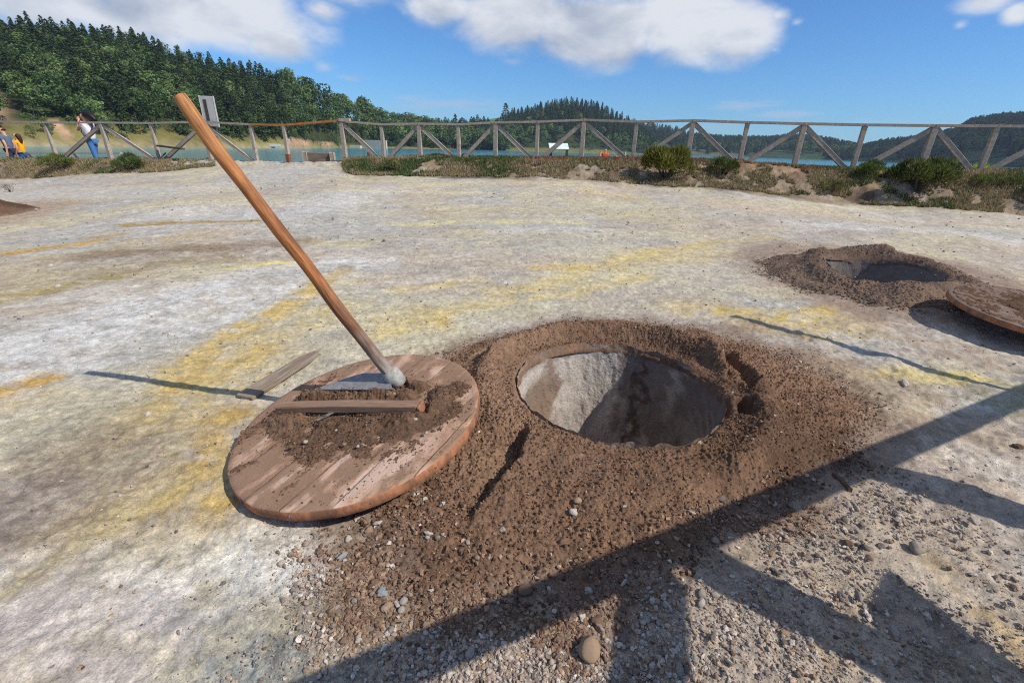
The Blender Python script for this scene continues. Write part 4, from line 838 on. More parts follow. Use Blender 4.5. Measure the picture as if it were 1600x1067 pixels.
Fc = grid_faces(N_, N_); m = (e[Fc] > -.002).all(1); V, Fc = drop_unused(np.stack([x, y, e+soil_grit(x, y, 1.)], 1), Fc[m]); o = link('loose_soil', arr_mesh('loose_soil', V, Fc, m_soil, np.tile(SOILD*1.05, (len(V), 1)))); o.matrix_world = lid2.matrix_world.copy(); tag(o, 'dark soil on the farther tilted lid', 'soil', kind='stuff')

# ------------------------------------------------------------------ hoe
m_handle, t, b = material('hoe_handle'); co = t.coord('Generated'); c = t.attr(); ob = t.coord()
al_ = t.attr('Grain'); g = t.noise(t.mapping(al_, (1, 1, .06)), 120, 6, .65, .3); g2 = t.noise(t.mapping(al_, (1, 1, .03)), 420, 3, .6)
c = vary(t, c, g, .38, 1.42); c = vary(t, c, g2, .72, 1.25); c = vary(t, c, t.noise(t.mapping(al_, (1, 1, .25)), 26, 5, .65), .55, 1.3); t.put(b.inputs['Base Color'], c); b.inputs['Specular IOR Level'].default_value = .35
t.put(b.inputs['Roughness'], t.mr(g, .3, .7, .5, .75)); t.put(b.inputs['Normal'], t.bump(t.m('ADD', g, t.m('MULTIPLY', g2, .6)), .5, .004))
top = np.array([-1.013, 1.521, 1.212]); foot = lidp(617, 590, .055)
ax = (top-foot); L = np.linalg.norm(ax); ax /= L; foot = foot-ax*.03
ts = np.linspace(0, 1, 40); side = np.cross(ax, [0, 1, 0]); side /= np.linalg.norm(side)
pts = foot+ts[:, None]*(top-foot)+side*(.012*np.sin(ts*math.pi)+.004*np.sin(ts*9)+.0015*np.sin(ts*23))[:, None]; rad = .0245-.0035*ts+.0006*np.sin(ts*23); rad[-1] -= .002
pts = np.concatenate([pts, [pts[-1]+ax*.002]]); rad = np.concatenate([rad, [rad[-1]-.004]]); ts2 = np.concatenate([ts, [1]])
V, T = tube_arrays(pts, rad, 20); tv = np.concatenate([np.repeat(ts2, 20), [0, 1]]); k = fbm(tv*20, V[:, 0]*30, 3, 430)
c = np.tile(lin(172,110,62), (len(V), 1)); c = c+(lin(196,136,80)-c)*sst(.7, 1.05, tv+.06*k)[:, None]; c = c+(lin(134,92,66)-c)*sst(.50, .28, tv+.10*k)[:, None]; c = c+(lin(150,140,128)-c)*sst(.24, .10, tv+.05*k)[:, None]; c = c+(lin(128,72,40)-c)*sst(.35, .8, k)[:, None]*.6*(tv > .3)[:, None]
c[-1] = lin(196,140,90)
hoe = empty('hoe', foot, 'long-handled hoe with an orange-brown wooden handle, leaning up from the near lid', 'hoe')
me = arr_mesh('handle', V-foot, T, m_handle, c); fix_norm(me)
ga = me.attributes.new('Grain', 'FLOAT_VECTOR', 'POINT'); th_ = np.concatenate([np.tile(np.linspace(0, 2*math.pi, 20, endpoint=False), len(ts2)), [0, 0]])
ga.data.foreach_set('vector', np.stack([.025*np.cos(th_), .025*np.sin(th_), tv*L], 1).astype(np.float32).ravel()); link('handle', me, hoe)
m_sock = m_flat('cement_dusted_iron', lin(168,164,156), .75, 45, (.6, 1.25), (90, .6, .003), .15); m_blade = m_flat('hoe_blade', lin(146,142,140), .65, 38, (.75, 1.15), (80, .3, .002), .35)
sk = [(-.022, .026), (-.020, .033), (.0, .036), (.03, .036), (.034, .0335), (.05, .031), (.056, .0255)]
V, T = tube_arrays([foot+ax*(.018+s_) for s_, q in sk], [q for s_, q in sk], 24); V = V+.0018*fbm(V[:, 0]*60, V[:, 2]*60+V[:, 1]*40, 3, 431)[:, None]
link('socket', fix_norm(arr_mesh('socket', V-foot, T, m_sock)), hoe)
bl = [lidp(490, 609, .040), lidp(614, 609, .040), lidp(605, 582, .062), lidp(574, 582, .062), lidp(548, 589, .055)]
bm = bmesh.new(); nb_ = np.cross(bl[1]-bl[0], bl[3]-bl[0]); nb_ /= np.linalg.norm(nb_); A_ = [bm.verts.new(p-foot+nb_*.0025) for p in bl]; B_ = [bm.verts.new(p-foot-nb_*.0025) for p in bl]; bm.faces.new(A_); bm.faces.new(B_[::-1])
for i in range(5): bm.faces.new((A_[i], B_[i], B_[(i+1) % 5], A_[(i+1) % 5]))
link('blade', bm_mesh('blade', bm, m_blade), hoe)
bm = bmesh.new(); beam(bm, lidp(604, 596, .045)-foot, foot+ax*.015-foot, .03, .012, bev=.002); link('neck', bm_mesh('neck', bm, m_sock), hoe)

# ------------------------------------------------------------------ pointed stake on the ground, chip of wood
m_stake = m_wood('grey_stake', lin(156,142,124), lin(112,96,82), 1, 20, .9, lin(132,112,90))
a_ = hit(383, 624); b_ = hit(492, 556); d_ = b_-a_; Ls = np.linalg.norm(d_)
bm = bmesh.new(); out = [(-.046, 0), (.046, -.004), (.048, Ls*.82), (.036, Ls*.95), (.016, Ls*1.04), (-.012, Ls*1.03), (-.044, Ls*.86)]
va = [bm.verts.new((x, y, .0)) for x, y in out]; vb = [bm.verts.new((x, y, .019 if y < Ls*.75 else .013)) for x, y in out]; n = len(out); bm.faces.new(va[::-1]); bm.faces.new(vb)
for i in range(n): bm.faces.new((va[i], va[(i+1) % n], vb[(i+1) % n], vb[i]))
bmesh.ops.bevel(bm, geom=list(bm.edges), offset=.003, segments=1, affect='EDGES')
o = link('pointed_stake', bm_mesh('pointed_stake', bm, m_stake)); yv = Vector((d_[0], d_[1], d_[2]+.01)).normalized(); xv = yv.cross(Vector((0, 0, 1))).normalized(); zv = xv.cross(yv); o.matrix_world = Matrix(((xv.x, yv.x, zv.x, a_[0]), (xv.y, yv.y, zv.y, a_[1]), (xv.z, yv.z, zv.z, a_[2]+.001), (0, 0, 0, 1))); tag(o, 'weathered grey wooden stake with a pointed end lying behind the near lid', 'stake')
a_ = hit(1303, 742); b_ = hit(1327, 768); bm = bmesh.new(); beam(bm, a_+[0, 0, .006], b_+[0, 0, .008], .013, .008, bev=.002); o = link('wood_chip', bm_mesh('wood_chip', bm, m_wood('chip', lin(120,92,74), lin(96,72,58), 1, 30))); tag(o, 'small brown wood splinter among the pebbles right of the heap', 'wood splinter')

# ------------------------------------------------------------------ old fence beside the camera (outside the picture), which throws the shadow bands
m_old = m_wood('fence_wood', lin(150,138,124), lin(112,100,88), 1, 9, .9)
K = SUN/SUN[2]
def over(x, y, h): return (x+K[0]*h, y+K[1]*h, h)
of = empty('wooden_fence', over(1.6, 1.5, 0), 'weathered wooden fence out of the picture at the right, throwing the shadow bands', 'fence'); o0 = Vector(of.location)
def part(name, p, q, w, h, upv=(0, 0, 1)):
    bm = bmesh.new(); beam(bm, Vector(p)-o0, Vector(q)-o0, w, h, upv); link(name, bm_mesh(name, bm, m_old), of)
HR = 1.15
part('top_rail', over(-.50, .54, HR), over(3.9, 2.70, HR), .085, .06)
for (sx_, sy_, bx, by) in ((1.40,1.45,2.257,.869), (.56,.99,1.34,.36), (2.95,2.23,4.0,1.78)): part('post', over(sx_, sy_, HR-.05), (bx, by, -.1), .11, .11, (.894, .447, 0))
part('brace', over(.42, .92, HR-.05), (-.088, -.347, -.05), .09, .07, (-.447, .894, 0))
pl = [(1.134,.969,.80), (1.244,.713,.45), (1.365,.431,.06), (.925,.30,.16), (.934,.669,.575), (.958,.826,.74)]  # made-up panel out of view, outlined to throw the wedge of shadow
bm = bmesh.new(); nf = Vector((-.447, .894, 0)); A_ = [bm.verts.new(Vector(over(*p))-o0+nf*.012) for p in pl]; B_ = [bm.verts.new(Vector(over(*p))-o0-nf*.012) for p in pl]; bm.faces.new(A_); bm.faces.new(B_[::-1])
for i in range(6): bm.faces.new((A_[i], B_[i], B_[(i+1) % 6], A_[(i+1) % 6]))
link('shadow_panel', bm_mesh('shadow_panel', bm, m_old), of)
bm = bmesh.new(); p0_ = Vector((3.435, 2.32, 2.0)); p1_ = Vector((4.03, .70, -.05)); V, T = tube_arrays([p0_, p0_.lerp(p1_, .5), p1_], [.028, .036, .04], 10); tag(link('wooden_pole', arr_mesh('wooden_pole', V, T, m_old)), 'tall thin wooden pole leaning on the fence beside the camera', 'pole')
# ------------------------------------------------------------------ fences along the bank
m_post = m_wood('grey_timber', lin(182,170,155), lin(142,130,116), 1, 7, .9, lin(164,150,132)); m_orange = m_wood('new_rail', lin(196,130,74), lin(160,100,56), 1, 7, .8); m_rust = m_flat('rusty_foot', lin(128,84,62), .9, 20)
def fy(px): return np.interp(px, FEN[:, 0], FEN[:, 2])
def fpost(px, pyt, pxb, pyb=None):
    Y = fy(pxb); yb = np.interp(pxb, FEN[:, 0], FEN[:, 1]); b_ = pd(pxb, yb, Y); b_[2] = float(surf(b_[0], b_[1])); tz = pd(px, pyt, math.hypot(0, b_[1]))[2]; return Vector(b_), Vector((b_[0], b_[1], tz))
PO = [(-95,190,-70), (-35,190,-12), (70,193,90), (157,193,175), (238,194,250), (318,192,331), (395,196,402), (443,197,452), (533,191,540), (594,196,600), (655,195,657), (714,196,717), (771,193,774), (838,192,838), (907,189,908), (991,192,988), (1078,190,1073), (1163,193,1155), (1250,195,1240), (1346,197,1331), (1452,198,1436), (1556,199,1530), (1668,200,1636)]
MAIN = {0, 3, 5, 8, 10, 12, 14, 16, 18, 20, 22}
base_tops = [fpost(*p) for p in PO]
fl = empty('wooden_fence', base_tops[3][0], 'grey timber fence at the left with slanting braces and one orange rail', 'fence'); fr = empty('wooden_fence', base_tops[14][0], 'long grey timber fence with slanting braces on the bank, running to the right edge', 'fence')
def fpart(par, name, p, q, w, h, mt=None, upv=(0, 0, 1), label=None):
    bm = bmesh.new(); o0 = Vector(par.location); beam(bm, Vector(p)-o0, Vector(q)-o0, w, h, upv, .006); o = link(name, bm_mesh(name, bm, mt or m_post), par)
    if label: o['label'] = label
    return o
fd = lambda i: (base_tops[min(i+1, 22)][0]-base_tops[max(i-1, 0)][0]).normalized()
for i, (b_, t_) in enumerate(base_tops):
    par = fl if i < 8 else fr; w_p = .10 if i in MAIN else .085
    fpart(par, 'post', b_-Vector((0, 0, .25)), t_, w_p, w_p, None, fd(i), 'grey post with a rust-red foot' if i == 7 else None)
    if i == 7: fpart(par, 'rusty_foot', b_-Vector((0, 0, .05)), b_+Vector((0, 0, .22)), .105, .105, m_rust, fd(i))
    if i < 22 and i != 7:
        nt = base_tops[i+1][1]; ov = (nt-t_).normalized()*.02; up_ = Vector((0, 0, .018))
        fpart(par, 'top_rail', t_-ov*0+up_, nt+up_-ov*.2, .11, .035, m_orange if i == 6 else None, label='orange-brown newer rail' if i == 6 else None)
t7, t8 = base_tops[7][1], base_tops[8][1]; fpart(fl, 'top_rail', t7+Vector((0, 0, .018)), t8+Vector((-.06, 0, .03)), .09, .035, m_orange, label='orange-brown newer rail')
fpart(fr, 'cap_block', t8+Vector((-.04, 0, .05)), t8+Vector((.22, -.02, .05)), .13, .06)
for m in sorted(MAIN):
    for j in (m-1, m+1):
        if j < 0 or j > 22 or (m, j) in ((8, 7),) or j in MAIN or (m, j) == (5, 6) and False: continue
        b_, t_ = base_tops[j][0], base_tops[m][1]; par = fl if m < 8 else fr; dirn = (base_tops[m][0]-b_).normalized(); back = Vector((-dirn.y, dirn.x, 0)); back = back if back.y > 0 else -back
        fpart(par, 'brace', b_+dirn*.10+back*.005+Vector((0, 0, -.02)), t_-dirn*.04-Vector((0, 0, .05))+back*.005, .085, .055, None, back)
# second fence behind on the left, lower down
m_pale_t = m_wood('pale_timber', lin(186,180,168), lin(150,142,132), 1, 7, .9)
pts = [pd(px, 241, Y) for px, Y in ((-60,24),(44,23),(115,22.3),(190,21.6))]; f2 = empty('wooden_fence', (pts[1][0], pts[1][1], float(surf(pts[1][0], pts[1][1]))), 'pale low fence on the lower path behind the left people', 'fence')
for i, p in enumerate(pts):
    g = float(surf(p[0], p[1])); fpart(f2, 'post', (p[0], p[1], g-.1), (p[0], p[1], p[2]), .10, .10, m_pale_t)
    if i < 3: q = pts[i+1]; fpart(f2, 'top_rail', p+[0, 0, .03], q+[0, 0, .03], .10, .04, m_pale_t); g2 = float(surf(q[0], q[1])); fpart(f2, 'brace', p+[.05, 0, -.08], (p[0]*.45+q[0]*.55, p[1]*.45+q[1]*.55, (g+g2)/2), .07, .06, m_pale_t); fpart(f2, 'brace', q+[-.05, 0, -.08], (p[0]*.5+q[0]*.5, p[1]*.5+q[1]*.5, (g+g2)/2), .07, .06, m_pale_t)

# ------------------------------------------------------------------ board, bench, panel, bin, stump, broken plank
m_board = m_flat('grey_board', lin(172,170,166), .85, 5, (.9, 1.1), (30, .2, .004)); m_dark = m_flat('dark_wood', lin(84,74,66), .9, 12); m_slit = m_flat('dark_slot', lin(70,62,58), .9, 12)
b5, t5 = base_tops[5]; s0 = pd(305, 150, fy(325)+.12); s1 = pd(327, 150, fy(325)+.12); z0 = pd(330, 195, fy(325)+.12)[2]; wd = s1[0]-s0[0]
sg = empty('notice_board', (b5.x, b5.y+.1, b5.z), 'plain grey upright board with a dark slot, behind the top of the hoe handle', 'notice board'); o0 = Vector(sg.location)
bm = bmesh.new(); xm = (s0[0]+s1[0])/2+.10; beam(bm, Vector((xm, s0[1], z0-.05))-o0, Vector((xm, s0[1], s0[2]))-o0, wd, .05, (0, 1, 0), .008); link('board', bm_mesh('board', bm, m_board), sg)
bm = bmesh.new(); beam(bm, Vector((xm-.05, s0[1]-.030, z0+.1))-o0, Vector((xm-.05, s0[1]-.030, s0[2]-.08))-o0, .075, .012, (0, 1, 0), .003); link('slot', bm_mesh('slot', bm, m_slit), sg)
bm = bmesh.new(); beam(bm, Vector((xm, s0[1]+.05, b5.z-.2))-o0, Vector((xm, s0[1]+.05, z0+.2))-o0, .09, .04, (0, 1, 0), .004); link('post', bm_mesh('post', bm, m_dark), sg)
m_bench = m_wood('bench_wood', lin(140,124,108), lin(96,82,72), 0, 8, .9)
Yb = 15.6; c0 = pd(478, 252, Yb); c1 = pd(521, 253, Yb); g = min(float(surf(c0[0], c0[1])), c0[2]-.30); zt = pd(500, 239, Yb)[2]
bn = empty('park_bench', ((c0[0]+c1[0])/2, Yb, g), 'low wooden bench seen from behind, in the gap of the fence facing the lake', 'bench'); o0 = Vector(bn.location); W = (c1[0]-c0[0])
def bpart(name, p, q, w, h, upv=(0, 0, 1), mt=None): bm = bmesh.new(); beam(bm, p, q, w, h, upv, .01); link(name, bm_mesh(name, bm, mt or m_bench), bn)
Ht = zt-g
bpart('backrest', (-W/2+.06, .02, Ht-.13), (W/2-.06, .02, Ht-.13), .05, .26); bpart('seat', (-W/2, .28, Ht-.42), (W/2, .28, Ht-.42), .42, .06)
for s_ in (-1, 1): bpart('side_post', (s_*W/2, 0, 0), (s_*(W/2-.01), 0, Ht+.02), .12, .14, (0, 1, 0), m_post); bpart('leg', (s_*W/2, .45, 0), (s_*W/2, .45, Ht-.42), .12, .12, (0, 1, 0), m_post)
m_panel, t, b = material('info_panel'); co = t.coord('Generated'); q = t.mr(t.noise(co, 5, 4, .6), .35, .65); t.put(b.inputs['Base Color'], t.mix(q, (.50,.66,.60), (.78,.84,.82))); b.inputs['Roughness'].default_value = .3
Yp = 15.5; pa, pb, pc, pd_ = pd(857,224.5,Yp+.25), pd(887,225,Yp+.25), pd(889,234,Yp-.05), pd(859,233.5,Yp-.05); gz = float(surf(pa[0], Yp))
ip = empty('information_panel', (pa[0], Yp, gz), 'slanted pale green information panel on two dark legs behind the fence', 'information panel'); o0 = np.array(ip.location)
bm = bmesh.new(); nn = np.cross(pb-pa, pd_-pa); nn /= np.linalg.norm(nn); A_ = [bm.verts.new(p-o0+nn*.015) for p in (pa, pb, pc, pd_)]; B_ = [bm.verts.new(p-o0-nn*.015) for p in (pa, pb, pc, pd_)]; bm.faces.new(A_); bm.faces.new(B_[::-1])
for i in range(4): bm.faces.new((A_[i], B_[i], B_[(i+1) % 4], A_[(i+1) % 4]))
link('panel', bm_mesh('panel', bm, m_panel), ip)
for k, p in enumerate((pd_, pc)):
    bm = bmesh.new(); x_ = p[0]+(.05 if k == 0 else -.05); beam(bm, np.array((x_, Yp+.1, gz-.1))-o0, np.array((x_, Yp+.1, p[2]+.06))-o0, .07, .07, (0, 1, 0)); link('leg', bm_mesh('leg', bm, m_dark), ip)
m_bin = m_flat('green_bin', lin(48,88,76), .5, 8); Yq = 19.5; p0_ = pd(731, 240, Yq); gz = float(surf(p0_[0], Yq)); hb_ = p0_[2]-gz
bi = empty('litter_bin', (p0_[0], Yq, gz), 'dark green litter bin behind the fence', 'bin'); V, T = tube_arrays([(0,0,0),(0,0,hb_*.9)], [.17, .23], 20); link('body', fix_norm(arr_mesh('body', V, T, m_bin)), bi); V, T = tube_arrays([(0,0,hb_*.9),(0,0,hb_*.93),(0,0,hb_)], [.25, .25, .20], 20); link('rim', fix_norm(arr_mesh('rim', V, T, m_bin)), bi)
m_stump = m_wood('stump_wood', lin(122,104,88), lin(86,72,62), 2, 10, .95); Yt = 14.6; p0_ = pd(577, 238, Yt); gz = float(surf(p0_[0], Yt)); V, T = tube_arrays([(0,0,-.1),(0,0,.1),(0.01,0,p0_[2]-gz-.02),(0.01,0,p0_[2]-gz)], [.085, .075, .07, .06], 14); o = link('wooden_stump', fix_norm(arr_mesh('wooden_stump', V, T, m_stump))); o.location = (p0_[0], Yt, gz); tag(o, 'short brown wooden stump post behind the fence right of the bench', 'stump')
bm = bmesh.new(); a_ = pd(247, 228, fy(250)-.12); b_ = pd(286, 233, fy(270)-.30); beam(bm, a_, b_, .10, .035, bev=.005); tag(link('broken_plank', bm_mesh('broken_plank', bm, m_dark)), 'dark broken plank hanging level from the left fence', 'plank')
bm = bmesh.new(); a_ = pd(247, 251, fy(250)-.22); b_ = pd(259, 239, fy(250)-.12); beam(bm, a_, b_, .07, .03, bev=.005); tag(link('broken_plank', bm_mesh('broken_plank', bm, m_dark)), 'short dark stick leaning at the foot of the left fence', 'plank')

# ------------------------------------------------------------------ bushes and grass of the bank
m_bush, t, b = material('bush_foliage'); c = t.attr(); t.put(b.inputs['Base Color'], c); b.inputs['Roughness'].default_value = .7; b.inputs['Specular IOR Level'].default_value = .15
tr = t.new('ShaderNodeBsdfTranslucent'); t.put(tr.inputs[0], t.vm('SCALE', c, scale=1.1)); mx = t.new('ShaderNodeMixShader'); mx.inputs[0].default_value = .25; t.l.new(b.outputs[0], mx.inputs[1]); t.l.new(tr.outputs[0], mx.inputs[2]); t.l.new(mx.outputs[0], t.n['Material Output'].inputs[0])
def blades(P, D, ln, wd, cols, r):
    """thin pointed triangles standing on P along D"""
    n = len(P); D = D/np.linalg.norm(D, axis=1)[:, None]; s = np.cross(D, r.normal(size=(n, 3))); s /= np.linalg.norm(s, axis=1)[:, None]
    V = np.stack([P-s*wd[:, None], P+s*wd[:, None], P+D*ln[:, None]], 1).reshape(-1, 3); return V, np.arange(3*n).reshape(-1, 3), np.repeat(cols, 3, 0)
def bush(px, pyb, wpx, hpx, label, c0, c1, seed, cat='shrub', Y=None, n=3600, dead=.0):
    p = hit(px, pyb) if Y is None else pd(px, pyb, Y); dep = (p-CAM)@fw; sc_ = dep/F*1.05; W = wpx*sc_/2; Hh = hpx*sc_*1.06
    if Y is None: p = p+np.array([p[0], p[1], 0])/math.hypot(p[0], p[1])*W*.55; p[2] = float(surf(p[0], p[1]))-.02; Hh = max(.2, pr(px, pyb-hpx*1.12, math.hypot(p[0], p[1]))[2]-p[2])
    else: p[2] = float(surf(p[0], p[1])) if p[1] < 40 else p[2]
    r = np.random.default_rng(seed); L = max(7, int(W/Hh*9)); lob = []
    for k in range(L):
        a = r.uniform(0, 6.28); q = math.sqrt(r.uniform(0, .75)); lob.append((q*math.cos(a)*W*.8, q*math.sin(a)*min(W, Hh*1.2)*.8, Hh*r.uniform(.30, .68)*(1.08-.45*q*q), r.uniform(.26, .42)*Hh))
    lob = np.array(lob); k = r.integers(0, L, n); d = r.normal(size=(n, 3)); d /= np.linalg.norm(d, axis=1)[:, None]; d[:, 2] = np.where(d[:, 2] < -.55, -d[:, 2], d[:, 2])
    P = lob[k, :3]+d*lob[k, 3:]*(r.uniform(.35, 1, n)**.45)[:, None]; P[:, 2] = np.maximum(P[:, 2], .01)
    D = d*.8+np.array([0, 0, .75])+r.normal(0, .3, (n, 3)); cl = r.uniform(.6, 1.35, L)[k]; t_ = r.uniform(0, 1, n); cols = (np.array(c0)+(np.array(c1)*1.3-np.array(c0))*t_[:, None])*cl[:, None]*1.5
    if dead: dm = (P[:, 2] < Hh*.32) & (r.uniform(size=n) < dead); cols[dm] = np.array([.16,.12,.085])*r.uniform(.6, 1.2, (dm.sum(), 1))
    V, Fc, cc = blades(P, D, Hh*r.uniform(.08, .17, n), Hh*r.uniform(.010, .022, n), cols, r)
    o = empty('shrub', p, label, cat, None); link('foliage', arr_mesh('foliage', V, Fc, m_bush, cc, False), o)
    VV, FF, off = [], [], 0
    for i in range(9):
        q = lob[i % L]; v, f_ = tube_arrays([(q[0]*.1, q[1]*.1, -.03), (q[0]*.5, q[1]*.5, q[2]*.5), (q[0], q[1], q[2])], [.016*Hh*2, .011*Hh*2, .004*Hh*2], 5, False); VV.append(v); FF.append(f_+off); off += len(v)
    link('stems', arr_mesh('stems', np.concatenate(VV), np.concatenate(FF), m_bark), o)
G0, G1 = (.030,.042,.012), (.105,.120,.030)
bush(97,271,52,28,'low green bush with a grey dead base, in front of the person in white',G0,(.11,.13,.035),1,dead=.8); bush(206,270,50,28,'dark green low bush at the left, below the broken plank',(.022,.036,.012),(.075,.095,.028),2,dead=.2)
bush(612,271,36,22,'small olive bush in the grass right of the gap',(.045,.055,.018),(.13,.13,.045),3,n=1800); bush(1037,287,66,56,'round yellow-green bush, the tallest on the middle of the bank',(.040,.044,.010),(.135,.130,.028),4,dead=.3,n=5200); bush(1131,278,40,32,'small dark green bush just right of the tallest round one',(.024,.034,.012),(.085,.095,.028),5,dead=.15,n=2600)
bush(1350,283,46,32,'small rounded green bush against the fence, left of the big spreading one',(.030,.044,.012),(.10,.13,.030),6,n=2600); bush(1424,314,104,66,'big spreading dark green bush on the right of the bank',(.026,.036,.012),(.095,.105,.028),7,n=7500,dead=.25); bush(1545,310,104,36,'long low green bush at the right edge of the bank',(.030,.042,.012),(.110,.125,.035),8,n=5200,dead=.3); bush(1625,322,60,46,'green bush cut by the right edge of the picture',(.030,.042,.012),(.110,.125,.035),18,n=3000,dead=.2)
bush(1296,306,34,24,'very small dark bush low on the bank, left of the big spreading one',(.040,.046,.018),(.12,.12,.04),9,n=1500,dead=.4)
bush(1540,266,64,36,'bright yellow-green leafy shrub behind the right end of the fence',(.10,.13,.018),(.26,.30,.05),10,Y=14.5,n=2600); bush(1512,266,40,20,'low yellow-green shrub behind the slanting brace at the right',(.08,.11,.018),(.2,.24,.05),11,Y=14.0,n=1400); bush(1590,268,70,16,'low dark clipped hedge behind the fence at the right edge',(.020,.036,.012),(.05,.075,.022),12,'hedge',Y=13.6,n=2600); bush(1450,266,70,18,'dark low hedge behind the fence, left of the yellow-green shrub',(.020,.036,.012),(.05,.075,.022),13,'hedge',Y=14.2,n=2400)
bush(18,300,20,10,'tiny dry plant at the foot of the left bank',(.06,.06,.03),(.16,.15,.08),14,n=400)
# grass on the bank
r = np.random.default_rng(31); n = 330000; a = r.uniform(az_of(-150), az_of(1750), n); rbk = np.interp(a, _a, _rb); rfk = np.interp(a, _a, _rf); d = rbk+.05+(rfk+.9-rbk)*r.uniform(0, 1, n)**1.0
x, y = d*np.sin(a), d*np.cos(a); zd = np.interp(a, _a, np.array(_zf)-np.array(_zb)); cl = fbm(x*1.7, y*1.7, 4, 500)+.45*fbm(x*6, y*6, 3, 501); px_ = np.interp(a, [az_of(q) for q in range(-200, 1800, 40)], list(range(-200, 1800, 40)))
dense = np.where((px_ > 535) & (px_ < 760), .22, np.where(px_ < 335, .1, -.02))+np.where((px_ > 1180) & (px_ < 1290), .15, 0); gap = (px_ > 330) & (px_ < 533)
k = (cl > -.30-dense) & (zd > .05) & ~gap; x, y, cl, px_, d, rbk = x[k], y[k], cl[k], px_[k], d[k], rbk[k]; n = len(x)
hue = fbm(x*1.1, y*1.1, 3, 502)+.25*r.normal(size=n); dry = np.array([.30,.235,.13]); olive = np.array([.15,.14,.055]); green = np.array([.095,.125,.045]); red = np.array([.24,.13,.075])
cols = np.where((hue > .4)[:, None], olive, dry); cols = np.where(((hue > .62) | (px_ > 560) & (px_ < 720) & (hue > .34))[:, None], green, cols); cols = np.where(((d-rbk > 1.2) & (px_ > 820) & (px_ < 1320) & (hue < .3))[:, None], red, cols)
cols = cols*r.uniform(.7, 1.5, n)[:, None]; D = np.stack([r.normal(0, .55, n), r.normal(0, .55, n), np.ones(n)], 1)
V, Fc, cc = blades(np.stack([x, y, surf(x, y)-.01], 1), D, r.uniform(.03, .10, n), r.uniform(.006, .014, n), cols, r)
tag(link('grass', arr_mesh('grass', V, Fc, m_bush, cc, False)), 'dry yellow and green grass on the bank under the fence', 'grass', kind='stuff')
# ------------------------------------------------------------------ people
def skin_mesh(name, verts, edges, radii, mt, sub=2, root=0):
    me = bpy.data.meshes.new(name); me.from_pydata([tuple(map(float, v)) for v in verts], edges, []); o = bpy.data.objects.new(name, me); COL.objects.link(o)
    md = o.modifiers.new('s', 'SKIN'); md.use_smooth_shade = True
    for i, q in enumerate(radii):
        s = me.skin_vertices[0].data[i]; s.radius = (q, q) if np.isscalar(q) else tuple(q); s.use_root = (i == root)
    o.modifiers.new('u', 'SUBSURF').levels = sub
    dg = bpy.context.evaluated_depsgraph_get(); ev = o.evaluated_get(dg); m2 = bpy.data.meshes.new_from_object(ev); m2.name = name
    bpy.data.objects.remove(o); bpy.data.meshes.remove(me); m2.materials.clear(); m2.materials.append(mt); return m2
m_skin = m_flat('skin', lin(206,150,122), .6, 8, (.95, 1.05)); m_hair_b = m_flat('black_hair', lin(26,22,22), .5, 30); m_hair_br = m_flat('brown_hair', lin(58,40,32), .5, 30)
def cloth(name, c): return m_flat(name, lin(*c), .9, 10, (.85, 1.12), (14, .4, .02))
m_white = cloth('white_cotton', (222,218,224)); m_jeans = cloth('blue_denim', (70,112,164)); m_jeans2 = cloth('dark_denim', (46,84,132)); m_yel = cloth('yellow_cotton', (232,168,34)); m_gtee = cloth('grey_blue_cotton', (92,106,126)); m_navy = cloth('navy_cloth', (42,48,68)); m_or = cloth('orange_shirt', (232,92,44)); m_blk = cloth('black_cloth', (34,32,36)); m_lg = cloth('light_grey_cloth', (186,188,192)); m_teal = cloth('teal_cloth', (44,140,124)); m_shoe = cloth('shoe', (210,208,204)); m_cap = cloth('cream_hat', (220,206,150))
def fingers(V, E, Rd, w, d, s):
    """five short unequal fingers at the end of the wrist vertex w, along d"""
    d = np.array(d, float); d /= np.linalg.norm(d); a = np.cross(d, [.3, .8, .5]); a /= np.linalg.norm(a); p = np.array(V[w])
    V.append(p+d*.075*s); Rd.append((.030*s, .018*s)); E.append((w, len(V)-1)); pk = len(V)-1
    for k, (off, ln) in enumerate(((-.03, .060), (-.010, .078), (.010, .074), (.028, .058))):
        b0 = V[pk]+a*off*s+d*.012*s; V.append(b0); Rd.append(.009*s); E.append((pk, len(V)-1)); V.append(b0+d*ln*s+np.array([0, 0, -.008*s])); Rd.append(.007*s); E.append((len(V)-2, len(V)-1))
    V.append(p+d*.035*s+a*.038*s); Rd.append(.011*s); E.append((w, len(V)-1)); V.append(V[-1]+d*.035*s+a*.018*s); Rd.append(.008*s); E.append((len(V)-2, len(V)-1))
